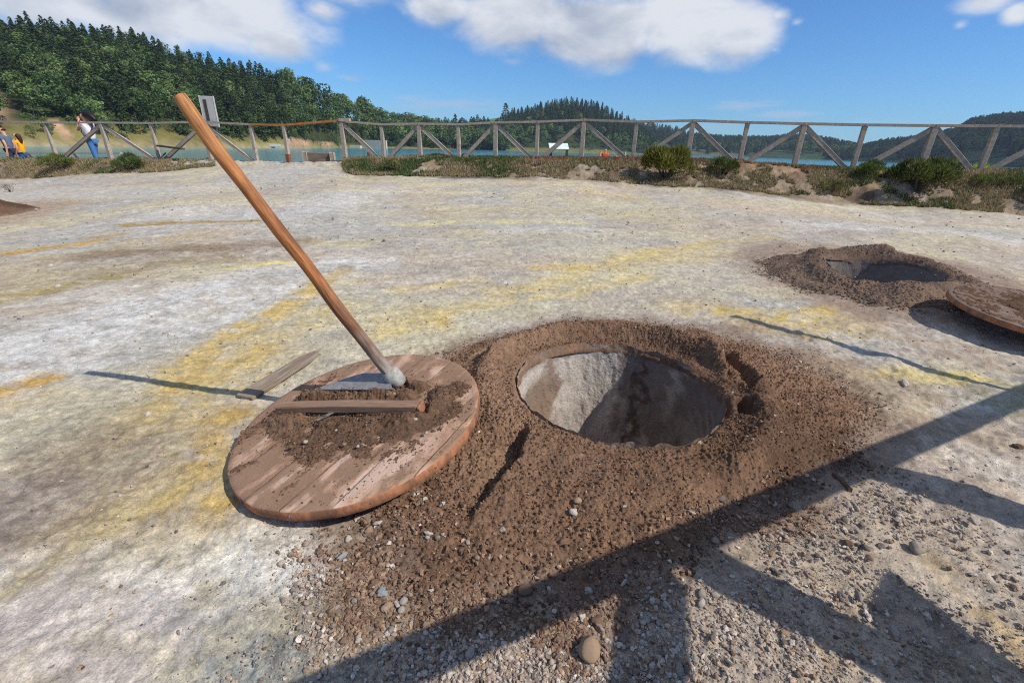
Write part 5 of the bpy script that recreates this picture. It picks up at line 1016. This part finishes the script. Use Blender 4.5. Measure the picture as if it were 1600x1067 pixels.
def person(p, h, rz, label, J, top, bottom, hair, shorts=False, shoes=m_shoe, hairkind='short', sleeves=.5, group=None):
    """J: joints in the figure's own frame (faces -Y before rotation), in units of a 1.65 m body"""
    s = h/1.65
    d = dict(pel=(0,0,.90), waist=(0,0,1.03), chest=(0,0,1.24), neck=(0,.005,1.39), head=(0,-.015,1.54),
             shl=(-.17,0,1.34), ell=(-.22,.02,1.08), hal=(-.23,-.06,.84), shr=(.17,0,1.34), elr=(.22,.02,1.08), har=(.23,-.06,.84),
             hil=(-.085,0,.86), knl=(-.09,-.02,.48), anl=(-.09,.02,.08), tol=(-.10,-.13,.03), hir=(.085,0,.86), knr=(.09,-.02,.48), anr=(.09,.02,.08), tor=(.10,-.13,.03)); d.update(J)
    d = {k: np.array(v, float)*s for k, v in d.items()}
    o = empty('person', p, label, 'person', group, rz)
    order = ['pel','waist','chest','neck','head','shl','ell','hal','shr','elr','har','hil','knl','anl','tol','hir','knr','anr','tor']; ix = {k: i for i, k in enumerate(order)}
    Rb = dict(pel=(.135,.10), waist=(.115,.085), chest=(.135,.095), neck=.050, head=(.078,.092), shl=.052, ell=.038, hal=.026, shr=.052, elr=.038, har=.026, hil=.080, knl=.055, anl=.036, tol=.030, hir=.080, knr=.055, anr=.036, tor=.030)
    V = [d[k] for k in order]; Rd = [tuple(np.array(Rb[k])*s) if isinstance(Rb[k], tuple) else Rb[k]*s for k in order]
    E = [(ix[a], ix[b]) for a, b in (('pel','waist'),('waist','chest'),('chest','neck'),('neck','head'),('chest','shl'),('shl','ell'),('ell','hal'),('chest','shr'),('shr','elr'),('elr','har'),('pel','hil'),('hil','knl'),('knl','anl'),('anl','tol'),('pel','hir'),('hir','knr'),('knr','anr'),('anr','tor'))]
    V.append(d['head']+np.array([0, .005, .075])*s); Rd.append(.068*s); E.append((ix['head'], len(V)-1))
    fv = len(V); V.append(d['head']+np.array([0, -.10, -.012])*s); Rd.append(.013*s); E.append((ix['head'], fv))
    for w, e in (('hal','ell'), ('har','elr')): fingers(V, E, Rd, ix[w], d[w]-d[e], s)
    link('body', skin_mesh('body', V, E, Rd, m_skin), o)
    k = 1.22
    def piece(nm, names, edges, rad, mt):
        m = {n_: i for i, n_ in enumerate(names)}; vv = []
        for n_ in names: vv.append(n_ if not isinstance(n_, str) else d[n_])
        link(nm, skin_mesh(nm, vv, [(m[a], m[b]) for a, b in edges], [tuple(np.array(q)*s) if isinstance(q, tuple) else q*s for q in rad], mt), o)
    for sd in 'lr': d['sl'+sd] = d['sh'+sd]+(d['el'+sd]-d['sh'+sd])*sleeves; d['cf'+sd] = (d['kn'+sd]+(d['hi'+sd]-d['kn'+sd])*.12) if shorts else d['an'+sd]+(d['kn'+sd]-d['an'+sd])*.08
    d['hem'] = d['pel']+np.array([0, 0, -.02])*s; d['nk'] = d['neck']-np.array([0, 0, .05])*s
    piece('shirt', ['hem','waist','chest','nk','shl','sll','shr','slr'], [('hem','waist'),('waist','chest'),('chest','nk'),('chest','shl'),('shl','sll'),('chest','shr'),('shr','slr')], [.135,.125,(.150,.118),.062,.070,.062,.070,.062], top)
    n_ = ['pel','hil','knl','cfl','hir','knr','cfr'] if not shorts else ['pel','hil','cfl','hir','cfr']
    if shorts: piece('shorts', n_, [('pel','hil'),('hil','cfl'),('pel','hir'),('hir','cfr')], [.108,.090,.088,.090,.088], bottom)
    else: piece('trousers', n_, [('pel','hil'),('hil','knl'),('knl','cfl'),('pel','hir'),('hir','knr'),('knr','cfr')], [.105,.088,.068,.055,.088,.068,.055], bottom)
    for sd in 'lr':
        link('shoe', skin_mesh('shoe', [d['an'+sd]+np.array([0, .03, -.045])*s, d['an'+sd]*.4+d['to'+sd]*.6+np.array([0, 0, .0])*s, d['to'+sd]+np.array([0, -.02, .0])*s], [(0, 1), (1, 2)], [(.042*s, .040*s), (.046*s, .036*s), (.036*s, .026*s)], shoes), o)
    hd = d['head']
    if hairkind == 'short': hp = [hd+np.array([0, .03, .055])*s, hd+np.array([0, .065, -.03])*s]; hr = [.098*s, .065*s]
    elif hairkind == 'blown': hp = [hd+np.array([0, .01, .070])*s, hd+np.array([0, .12, .06])*s, hd+np.array([.02, .26, .0])*s, hd+np.array([.03, .38, -.12])*s]; hr = [.098*s, .125*s, .105*s, .05*s]
    elif hairkind == 'hat': hp = [hd+np.array([0, .01, .07])*s, hd+np.array([0, .01, .12])*s]; hr = [.125*s, .08*s]
    else: hp = [hd+np.array([0, .02, .06])*s, hd+np.array([0, .09, -.02])*s, hd+np.array([0, .11, -.16])*s, hd+np.array([0, .09, -.28])*s]; hr = [.102*s, .085*s, .075*s, .045*s]
    link('hat' if hairkind == 'hat' else 'hair', skin_mesh('hair', hp, [(i, i+1) for i in range(len(hp)-1)], hr, hair), o)
    eyes = []
    for sx_ in (-.03, .03): v, f_ = ico(1); eyes.append((v*.011*s+hd+np.array([sx_, -.082, .012])*s, f_+len(eyes)*len(v)))
    link('eyes', arr_mesh('eyes', np.concatenate([e[0] for e in eyes]), np.concatenate([e[1] for e in eyes]), m_hair_br), o)
    return o, d, s
def ground_under(p): q = np.array(p, float); q[2] = float(surf(q[0], q[1])); return q
Yw = 15.6; f0 = ground_under(pd(153, 252, Yw)); ht_ = pd(133, 175, Yw)[2]-f0[2]
wo, d, s = person(f0, max(1.5, ht_)*1.0, R_(-90), 'person in a white t-shirt and jeans with black hair, behind the left fence',
    dict(head=(0,-.03,1.53), elr=(.14,-.20,1.14), har=(.06,-.17,1.38), ell=(-.20,-.16,1.15), hal=(-.05,-.19,1.36), knl=(-.07,-.10,.46), anl=(-.02,.10,.08), tol=(-.03,-.04,.03), knr=(.08,.05,.47), anr=(.09,.12,.08), tor=(.10,-.02,.03)), m_white, m_jeans, m_hair_b, hairkind='blown')
link('shoulder_bag', skin_mesh('shoulder_bag', [np.array((.17, .05, 1.02))*s, np.array((.19, .12, .93))*s], [(0, 1)], [(.05*s, .11*s), (.06*s, .10*s)], m_lg), wo)
V, T = tube_arrays([np.array(q)*s for q in ((-.12, -.02, 1.37), (-.02, -.135, 1.28), (.12, -.13, 1.12), (.20, .0, 1.0), (.16, .14, 1.06), (0, .14, 1.25), (-.12, .06, 1.37))], [.014*s]*7, 6); link('strap', arr_mesh('strap', V, T, m_blk), wo)
Yk = 18.6; f1 = ground_under(pd(22, 253, Yk)); h1 = min(1.75, max(1.35, pd(1, 198, Yk)[2]-f1[2]))
person(f1, h1, R_(-80), 'person in a grey t-shirt and dark shorts striding left at the left edge', dict(ell=(-.21,.06,1.08), hal=(-.20,-.02,.85), elr=(.20,.08,1.07), har=(.19,.04,.83), knl=(-.09,-.22,.50), anl=(-.09,-.20,.09), tol=(-.09,-.34,.04), knr=(.09,.06,.47), anr=(.09,.36,.16), tor=(.09,.28,.05)), m_gtee, m_navy, m_hair_br, True)
f2_ = ground_under(pd(40, 253, Yk+.6)); h2 = min(1.65, max(1.3, pd(25, 200, Yk+.6)[2]-f2_[2]))
person(f2_, h2, R_(-80), 'person in a yellow t-shirt and blue jeans walking behind the one in shorts', dict(ell=(-.20,-.05,1.10), hal=(-.14,-.20,1.0), elr=(.20,.02,1.09), har=(.17,-.10,.88), knl=(-.09,-.16,.49), anl=(-.09,-.10,.09), tol=(-.09,-.24,.04), knr=(.09,.10,.47), anr=(.09,.34,.16), tor=(.09,.24,.06)), m_yel, m_jeans2, m_hair_br, hairkind='long')
Yg = 33.
for (px, pyh, dy, rz, lab, tp, bt, hr, hk) in ((945,232,0,R_(170),'person in a bright orange shirt with pale hair, tallest of the far group',m_or,m_navy,m_cap,'short'), (937,236,.6,R_(100),'person in a light grey top with an orange cap beside the orange shirt',m_lg,m_navy,m_or,'hat'), (960,235,.4,R_(60),'person in orange and black leaning forward, right of the tallest orange shirt',m_or,m_blk,m_or,'short'), (976,236,-.5,R_(-60),'person with a teal hat and yellow top at the right of the group',m_yel,m_blk,m_teal,'hat'), (929,243,.3,R_(30),'person in black sitting low at the left of the group on the shore',m_blk,m_navy,m_hair_b,'short')):
    q = ground_under(pd(px, 248, Yg+dy)); hh = pd(px, pyh, Yg+dy)[2]-q[2]
    J = {} if hh > 1.35 else dict(knl=(-.10,-.30,.55), anl=(-.10,-.22,.15), tol=(-.10,-.34,.10), knr=(.10,-.30,.55), anr=(.10,-.22,.15), tor=(.10,-.34,.10))
    if 'forward' in lab: J = dict(J, chest=(0,-.12,1.20), neck=(0,-.20,1.32), head=(0,-.26,1.45), shl=(-.17,-.14,1.28), shr=(.17,-.14,1.28), ell=(-.2,-.26,1.04), elr=(.2,-.26,1.04), hal=(-.15,-.38,.9), har=(.15,-.38,.9))
    person(q, min(1.85, max(1.0, hh)), rz, lab, J, tp, bt, hr, hairkind=hk)
# ------------------------------------------------------------------ stones, clods and gravel
m_stone, t, b = material('stone'); co = t.coord(); c = t.attr(); c = vary(t, c, t.noise(co, 60, 5, .7), .68, 1.3); c = vary(t, c, t.noise(co, 240, 3), .82, 1.18); oi = t.new('ShaderNodeObjectInfo'); c = t.vm('MULTIPLY', c, oi.outputs['Color'])
t.put(b.inputs['Base Color'], c); b.inputs['Roughness'].default_value = .95; b.inputs['Specular IOR Level'].default_value = .12; t.put(b.inputs['Normal'], t.bump(t.noise(co, 140, 5, .65), .6, .004))
SH = [stone_shape(3, 600+i, (1, r1, r2), rg) for i, (r1, r2, rg) in enumerate(((.85,.7,.16), (.75,.55,.5), (.9,.75,.4), (.6,.5,.42), (.8,.35,.45), (.9,.8,.22), (.7,.6,.55), (.95,.45,.4)))]
SHM = [arr_mesh('stone', V, Fc, m_stone, np.ones((len(V), 3))) for V, Fc in SH]
WHT, TAN, GRY, BRW, DGR, PBL, PNK = lin(186,174,160), lin(152,128,104), lin(152,140,127), lin(122,97,79), lin(116,104,96), lin(150,152,150), lin(168,146,130)
r = np.random.default_rng(77)
def stone(px, py, w, asp, shp, colr, label, group=None, z=.2):
    p = hit(px, py); p[2] = float(surf(p[0], p[1])); dep = (p-CAM)@fw; q = w*dep/F/2*1.22/np.linalg.norm(ray(px, py))**.8
    o = bpy.data.objects.new('stone', SHM[shp]); COL.objects.link(o); e = SH[shp][0][:, 2].max()*q; sq_ = 1.0
    o.location = (p[0], p[1], p[2]+e*(.62 if asp >= 0 else .3)); o.scale = (q, q*abs(asp), q*sq_); o.rotation_euler = (r.normal(0, .15), r.normal(0, .15), r.uniform(0, 6.28) if abs(asp) > .75 else r.uniform(-.4, .4)+.9); o.color = (*colr, 1); tag(o, label, 'stone', group); return o
NOTE = [(920,1022,44,.9,0,TAN*1.15,'big round tan stone, the largest in the front gravel'), (931,968,26,.8,2,BRW,'brown stone, upper of two touching just above the big round tan one'), (936,985,23,.9,6,PNK*.9,'pinkish stone, lower of two touching above the big round tan one'), (969,998,22,.9,2,DGR*1.2,'grey-brown stone right of the big round tan one'),
 (946,1010,12,.8,3,TAN,'small tan pebble touching the big round tan stone'), (1011,962,23,.85,1,GRY*1.15,'pale grey stone in the shadow band above the big tan one'), (1045,951,15,.8,6,WHT,'white angular pebble in the shadow band'), (1097,930,19,.8,5,GRY,'pale oval stone, upper of a close pair in the shadow'), (1097,946,18,.75,5,WHT*.9,'pale oval stone, lower of a close pair in the shadow'),
 (973,914,22,.42,3,WHT,'long white shard of stone lying slantwise in the shadow band'), (917,926,17,.9,2,WHT*.85,'pale rounded stone at the lower edge of the brown heap'), (975,880,16,.85,0,BRW*1.2,'brown rounded stone at the edge of the shadow band'), (1111,1003,21,.85,6,DGR,'dark standing stone with a deep shadow, near the bottom of the picture'), (1062,1049,24,.7,5,GRY*1.05,'grey upright oval stone at the bottom edge of the picture'),
 (1179,989,25,.85,1,WHT*.9,'pale grey angular stone in the lower shadow'), (1221,987,17,.9,2,TAN,'tan pebble right of the pale grey angular stone'), (1211,896,20,.85,6,DGR*1.15,'dark grey stone among the pale pebbles right of the heap'), (1081,803,13,.9,6,WHT,'single white pebble on the open slope of the near heap'), (1435,858,30,.85,2,GRY,'blocky grey-beige stone standing alone on the right'), (1517,815,30,.7,7,WHT*.85,'flat pale stone on the right beside the thin shadow'),
 (1397,989,27,.65,5,WHT*.85,'smooth pale oval stone in the lower right shadow'), (1337,935,30,.7,3,GRY,'long grey stone, larger of two side by side at the shadow edge'), (1315,934,20,.85,2,GRY*.9,'grey stone, smaller of two side by side at the shadow edge'), (1390,951,14,.8,0,GRY,'small grey pebble in the right shadow'), (1325,852,17,.8,5,BRW*1.1,'reddish brown pebble on the bare soil right of the heap'), (1351,858,15,.85,0,DGR,'dark pebble right of the reddish brown one'),
 (1500,962,17,.85,6,DGR,'dark stone at the edge of the yellow patch on the right'), (1537,771,16,.9,2,GRY*1.1,'round grey pebble on the pale ground at the right'), (1238,792,34,-.65,7,GRY*.9,'large flat grey slab sunk in the soil inside the shadow band'), (591,820,17,.85,6,WHT,'white stone by the lower rim of the near lid'), (580,829,17,.8,2,TAN,'tan stone beside the white one by the lower rim of the lid'), (594,929,28,-.85,7,PBL*.95,'flat bluish grey stone at the left foot of the heap'),
 (547,842,14,.85,2,WHT,'white pebble left of the tan stone below the lid'), (670,836,17,.85,6,WHT,'crumbly white stone on the heap below the lid'), (896,798,15,.9,2,WHT*1.05,'white pebble, lower of a pair in the middle of the heap'), (902,785,13,.9,0,TAN*1.2,'tan pebble, upper of a pair in the middle of the heap'), (766,868,15,.8,1,WHT*.85,'pale stone on the lower heap, left of the centre'), (784,926,17,.85,2,TAN,'tan stone near the shadow band on the lower heap'), (820,926,25,.85,0,BRW,'round brown clod-like stone at the edge of the shadow band'),
 (606,950,17,.85,0,TAN*1.1,'round tan stone at the left foot of the heap'), (665,976,20,.75,7,TAN*.95,'flat tan stone at the front foot of the heap'), (709,956,15,.75,3,lin(150,146,112),'greenish beige stone at the front foot of the heap'), (720,972,22,-.8,7,BRW*1.2,'flat brown stone sunk at the front foot of the heap'), (638,930,15,.85,2,PNK,'pinkish pebble at the left foot of the heap'), (736,1024,21,.75,5,WHT*.8,'pale oval stone in the shadow at the bottom'), (534,871,24,-.6,3,PBL,'long bluish grey stone lying in the pale gravel left of the heap'),
 (542,1001,22,-.8,7,TAN*.8,'flat brown stone in the pale gravel at the bottom left'), (234,647,13,.8,2,WHT*1.1,'white stone on the yellow crust left of the near lid'), (207,761,10,.8,6,WHT*1.1,'small white chip on the yellow crust, lower left'), (370,670,9,.85,2,GRY,'little grey pebble close to the left rim of the lid'), (332,725,10,.85,2,GRY,'little grey pebble left of the shadow of the lid'), (1297,531,24,.55,4,WHT,'flat white stone beside the thin pole shadow'), (1416,602,28,.6,4,WHT,'larger flat white stone below the thin pole shadow'),
 (1240,576,13,.85,2,GRY,'grey pebble on the dusty ground behind the heap'), (1092,693,20,-.5,4,PNK,'pinkish flat stone on the front lip of the near pit'), (1592,702,20,.8,2,BRW,'brown stone cut by the right edge of the picture'), (80,416,12,.7,2,WHT,'upper of two white stones on the far left ground'), (92,448,12,.7,2,WHT,'lower of two white stones on the far left ground'), (1475,321,14,.8,6,WHT*1.1,'white stone in front of the big spreading bush'), (1436,318,9,.8,2,GRY,'small grey stone in front of the big spreading bush'), (584,375,13,.7,4,GRY*1.1,'flat grey stone in the middle of the far ground'), (600,378,8,.8,6,DGR,'tiny dark stone beside the flat grey one on the far ground')]
for a_ in NOTE: stone(*a_)
def on_lid_stone(px, py, w, colr, label):
    q = lidp(px, py, .012); dep = (q-CAM)@fw; s_ = w*dep/F/2; colr = colr*.85; o = bpy.data.objects.new('stone', SHM[2]); COL.objects.link(o); o.location = q+LN*s_*.8; o.scale = (s_,)*3; o.color = (*colr, 1); o.rotation_euler = (0, 0, w); tag(o, label, 'stone')
for a_ in ((477,692,10,WHT,'pale pebble on the lid below the left end of the bar'), (456,699,9,BRW,'brown pebble on the lid left of the pale one'), (571,659,13,WHT*.95,'largest pale pebble in the soil in front of the bar on the lid'), (540,695,8,TAN,'tan pebble in the loose soil at the middle of the lid'), (561,699,7,WHT,'tiny white pebble at the middle of the lid'), (526,674,6,WHT,'tiny white pebble under the bar on the lid'), (618,617,9,WHT,'pale pebble in the soil behind the bar of the lid'), (650,656,9,WHT,'pale flat pebble under the right end of the bar'), (668,678,7,WHT,'small white pebble on the right of the lid')): on_lid_stone(*a_)
# middling pebbles: things of their own, kinds that nothing tells apart
AREAS = [('grey-beige pebble in the loose gravel right of the near heap', 'pebbles in the gravel right of the heap', (1090,780,1420,960), 75, (8,18), (GRY, WHT*.85, TAN, DGR, PNK)),
 ('pebble in the gravel at the bottom right of the picture', 'pebbles in the gravel at the bottom', (840,980,1330,1062), 50, (9,19), (GRY, WHT*.85, TAN, BRW, DGR)),
 ('brown or tan pebble at the front foot of the near heap', 'pebbles at the foot of the heap', (545,810,800,985), 50, (7,15), (TAN, BRW, BRW, WHT*.85, GRY)), ('pale pebble in the fine gravel at the bottom left of the heap', 'pebbles in the fine pale gravel', (430,870,640,1060), 40, (8,16), (WHT*.9, GRY, PNK, TAN))]
for lab, grp, (x0, y0, x1, y1), n, (w0, w1), cs in AREAS:
    for i in range(n): stone(r.uniform(x0, x1), r.uniform(y0, y1), w0+(w1-w0)*r.uniform()**2, r.uniform(.75, 1), r.integers(0, 8), cs[i % len(cs)]*r.uniform(.85, 1.15), lab, grp)
# gravel that nobody could count
S1 = [stone_shape(1, 700+i, (1, q, w_q), .55) for i, (q, w_q) in enumerate(((.9,.7),(.75,.6),(.85,.55),(.95,.8),(.7,.5)))]; S2 = [stone_shape(2, 720+i, (1, q, w_q), .5) for i, (q, w_q) in enumerate(((.9,.7),(.75,.6),(.85,.55),(.95,.8),(.7,.5)))]
def pick_cols(n, cs, r): c = np.array(cs)[r.integers(0, len(cs), n)]; return np.clip(c*r.uniform(.75, 1.2, (n, 1)), .01, .8)
def gravel_points(n, r):
    a = r.uniform(-R_(68), R_(68), n); d = .55*np.exp(r.uniform(0, 1, n)*math.log(12/.55)); return d*np.sin(a), d*np.cos(a), d
r = np.random.default_rng(78); x, y, d = gravel_points(560000, r); hr = np.hypot(x-PC[0], y-PC[1]); ha = np.arctan2(y-PC[1], x-PC[0]); ro = np.interp(ha, _oa, _or); e = hr-ro+.10*fbm(x*5, y*5, 3, 71)
zone = sst(.95, .1, e)*sst(-.7, -.25, x+.2*fbm(x*3, y*3, 3, 76))*sst(2.4, 1.2, y); zone = zone*sst(2.3, 1.2, x+.3*fbm(x*3, y*3, 3, 77)); zone = np.where(x > 1.0, np.maximum(zone, .16*sst(3.5, 2., d)), zone); zone = np.maximum(zone, .05+.06*sst(0, .6, fbm(x*1.3, y*1.3, 4, 510))*sst(9, 3, d))*np.clip(.75+1.1*fbm(x*4.5, y*4.5, 4, 511), .08, 1.5)
k = (r.uniform(size=len(x)) < zone*.5) & (e > -.12) & (hr > .62); x, y, d, e, zone = x[k], y[k], d[k], e[k], zone[k]; n = len(x)
size = (.0024+.0048*r.uniform(size=n)**3+.0062*(r.uniform(size=n) < .07))*(1+.20*np.clip(d-2, 0, 8))*np.where(zone > .3, 1.05, .85)
m_lid_ = np.hypot(x-LC[0], y-LC[1]) < LR*.9; k = ~m_lid_; x, y, d, e, size = x[k], y[k], d[k], e[k], size[k]; n = len(x)
cs = pick_cols(n, (GRY, WHT, TAN*1.15, GRY*1.1, PNK, DGR*1.2, WHT*.9), r); br = pick_cols(n, (BRW, TAN, BRW*1.2), r); cs = np.where((e < .0+.08*r.uniform(size=n))[:, None], br, cs); cs = np.where((d > 3.5)[:, None] & (r.uniform(size=n) < .3)[:, None], cs*.55, cs)
big = size > .0065; P = np.stack([x, y, surf(x, y)+size*.25], 1)
Va, Fa, Ca = scatter(S1, P[~big], size[~big], cs[~big], r); Vb, Fb, Cb = scatter(S2, P[big], size[big], cs[big], r)
tag(link('gravel', arr_mesh('gravel', np.concatenate([Va, Vb]), np.concatenate([Fa, Fb+len(Va)]), m_stone, np.concatenate([Ca, Cb]), False)), 'loose grey and beige gravel over the ground', 'gravel', kind='stuff')
def clods(n, c, fn, r_in, r_out, s0, s1, r, dens=1.):
    q = np.sqrt(r.uniform(r_in**2, r_out**2, n)); a = r.uniform(0, 6.283, n); x, y = c[0]+q*np.cos(a), c[1]+q*np.sin(a); e = fn(x, y); k = (e > -.10) & (r.uniform(size=n) < (.55+.6*fbm(x*4, y*4, 3, 520))*np.exp(np.minimum(e+.004, 0)/.011)); x, y, e, q = x[k], y[k], e[k], q[k]; n = len(x)
    foot_ = sst(.07, .01, e)*sst(-.03, 0, e); s_ = (s0+(s1-s0)*r.uniform(size=n)**3.2)*(1+.45*foot_*(y < c[1]-.3))
    cs = pick_cols(n, (SOIL, SOILD, SOILD, SOIL, SOILL, BRW), r); pale = r.uniform(size=n) < .010+.05*foot_; cs[pale] = pick_cols(int(pale.sum()), (WHT, TAN*1.2, PNK), r); s_[pale] *= 1.25
    return np.stack([x, y, np.where(e > .004, G(x, y)+e+soil_grit(x, y)*.8, surf(x, y))+s_*.35], 1), s_, cs
P1, z1, c1 = clods(230000, PC, heap1, PR+.02, 1.9, .0017, .0092, r); 
V, Fc, C = scatter(S1, P1, z1, c1, r); tag(link('soil_crumbs', arr_mesh('soil_crumbs', V, Fc, m_stone, C, False)), 'brown soil crumbs and small stones over the near heap', 'soil crumbs', kind='stuff')
P1, z1, c1 = clods(40000, P2, heap2, PR2+.03, 1.5, .0035, .012, r); V, Fc, C = scatter(S1, P1, z1, c1+(lin(114,100,90)-c1)*.5, r); tag(link('soil_crumbs', arr_mesh('soil_crumbs', V, Fc, m_stone, C, False)), 'dark soil crumbs over the farther heap', 'soil crumbs', kind='stuff')
# crumbs lying on the lid
n = 20000; q = LR*np.sqrt(r.uniform(size=n))*.985; a = r.uniform(0, 6.283, n); u, v = q*np.cos(a), q*np.sin(a); dn = np.zeros(n)
for pts, wd, hh in HEAPS: dn = np.maximum(dn, np.exp(-(segdist(u, v, pts)/(wd*1.9))**2)*(.35+hh*16))
k = r.uniform(size=n) < np.clip(dn, .05, 1)*(.7+.6*fbm(u*9, v*9, 3, 530)); u, v, dn = u[k], v[k], dn[k]; n = len(u); e = np.zeros(n)-.004
for pts, wd, hh in HEAPS: e = np.maximum(e, hh*np.exp(-(segdist(u, v, pts)/wd)**2*1.1)-.0035)
k = ~((u > bu0-.01) & (u < bu1+.03) & (np.abs(v-bv) < .03)); u, v, e = u[k], v[k], e[k]; n = len(u); s_ = .0015+.0050*r.uniform(size=n)**4
P = LC+u[:, None]*LU+v[:, None]*LV+LN*(np.maximum(e, 0)+s_*.4+.001)[:, None]; cs = pick_cols(n, (SOIL, SOILD, SOILD*.9, SOILL), r)
V, Fc, C = scatter(S1, P, s_, cs, r, full=True); tag(link('soil_crumbs', arr_mesh('soil_crumbs', V, Fc, m_stone, C, False)), 'soil crumbs scattered over the near lid', 'soil crumbs', kind='stuff')
# ------------------------------------------------------------------ the air
mh = bpy.data.materials.new('haze'); mh.use_nodes = True; t = NT(mh.node_tree); t.n.remove(t.n['Principled BSDF']); pv = t.new('ShaderNodeVolumePrincipled')
pv.inputs['Color'].default_value = (.62, .78, 1, 1); pv.inputs['Density'].default_value = HAZE; pv.inputs['Anisotropy'].default_value = .2; t.l.new(pv.outputs[0], t.n['Material Output'].inputs['Volume'])
bm = bmesh.new(); r_ = bmesh.ops.create_cube(bm, size=1)['verts']
for v in r_: v.co = Vector((v.co.x*4460, v.co.y*4460, -12 if v.co.z < 0 else 125))
tag(link('haze', bm_mesh('haze', bm, mh)), 'thin blue summer haze', kind='stuff')
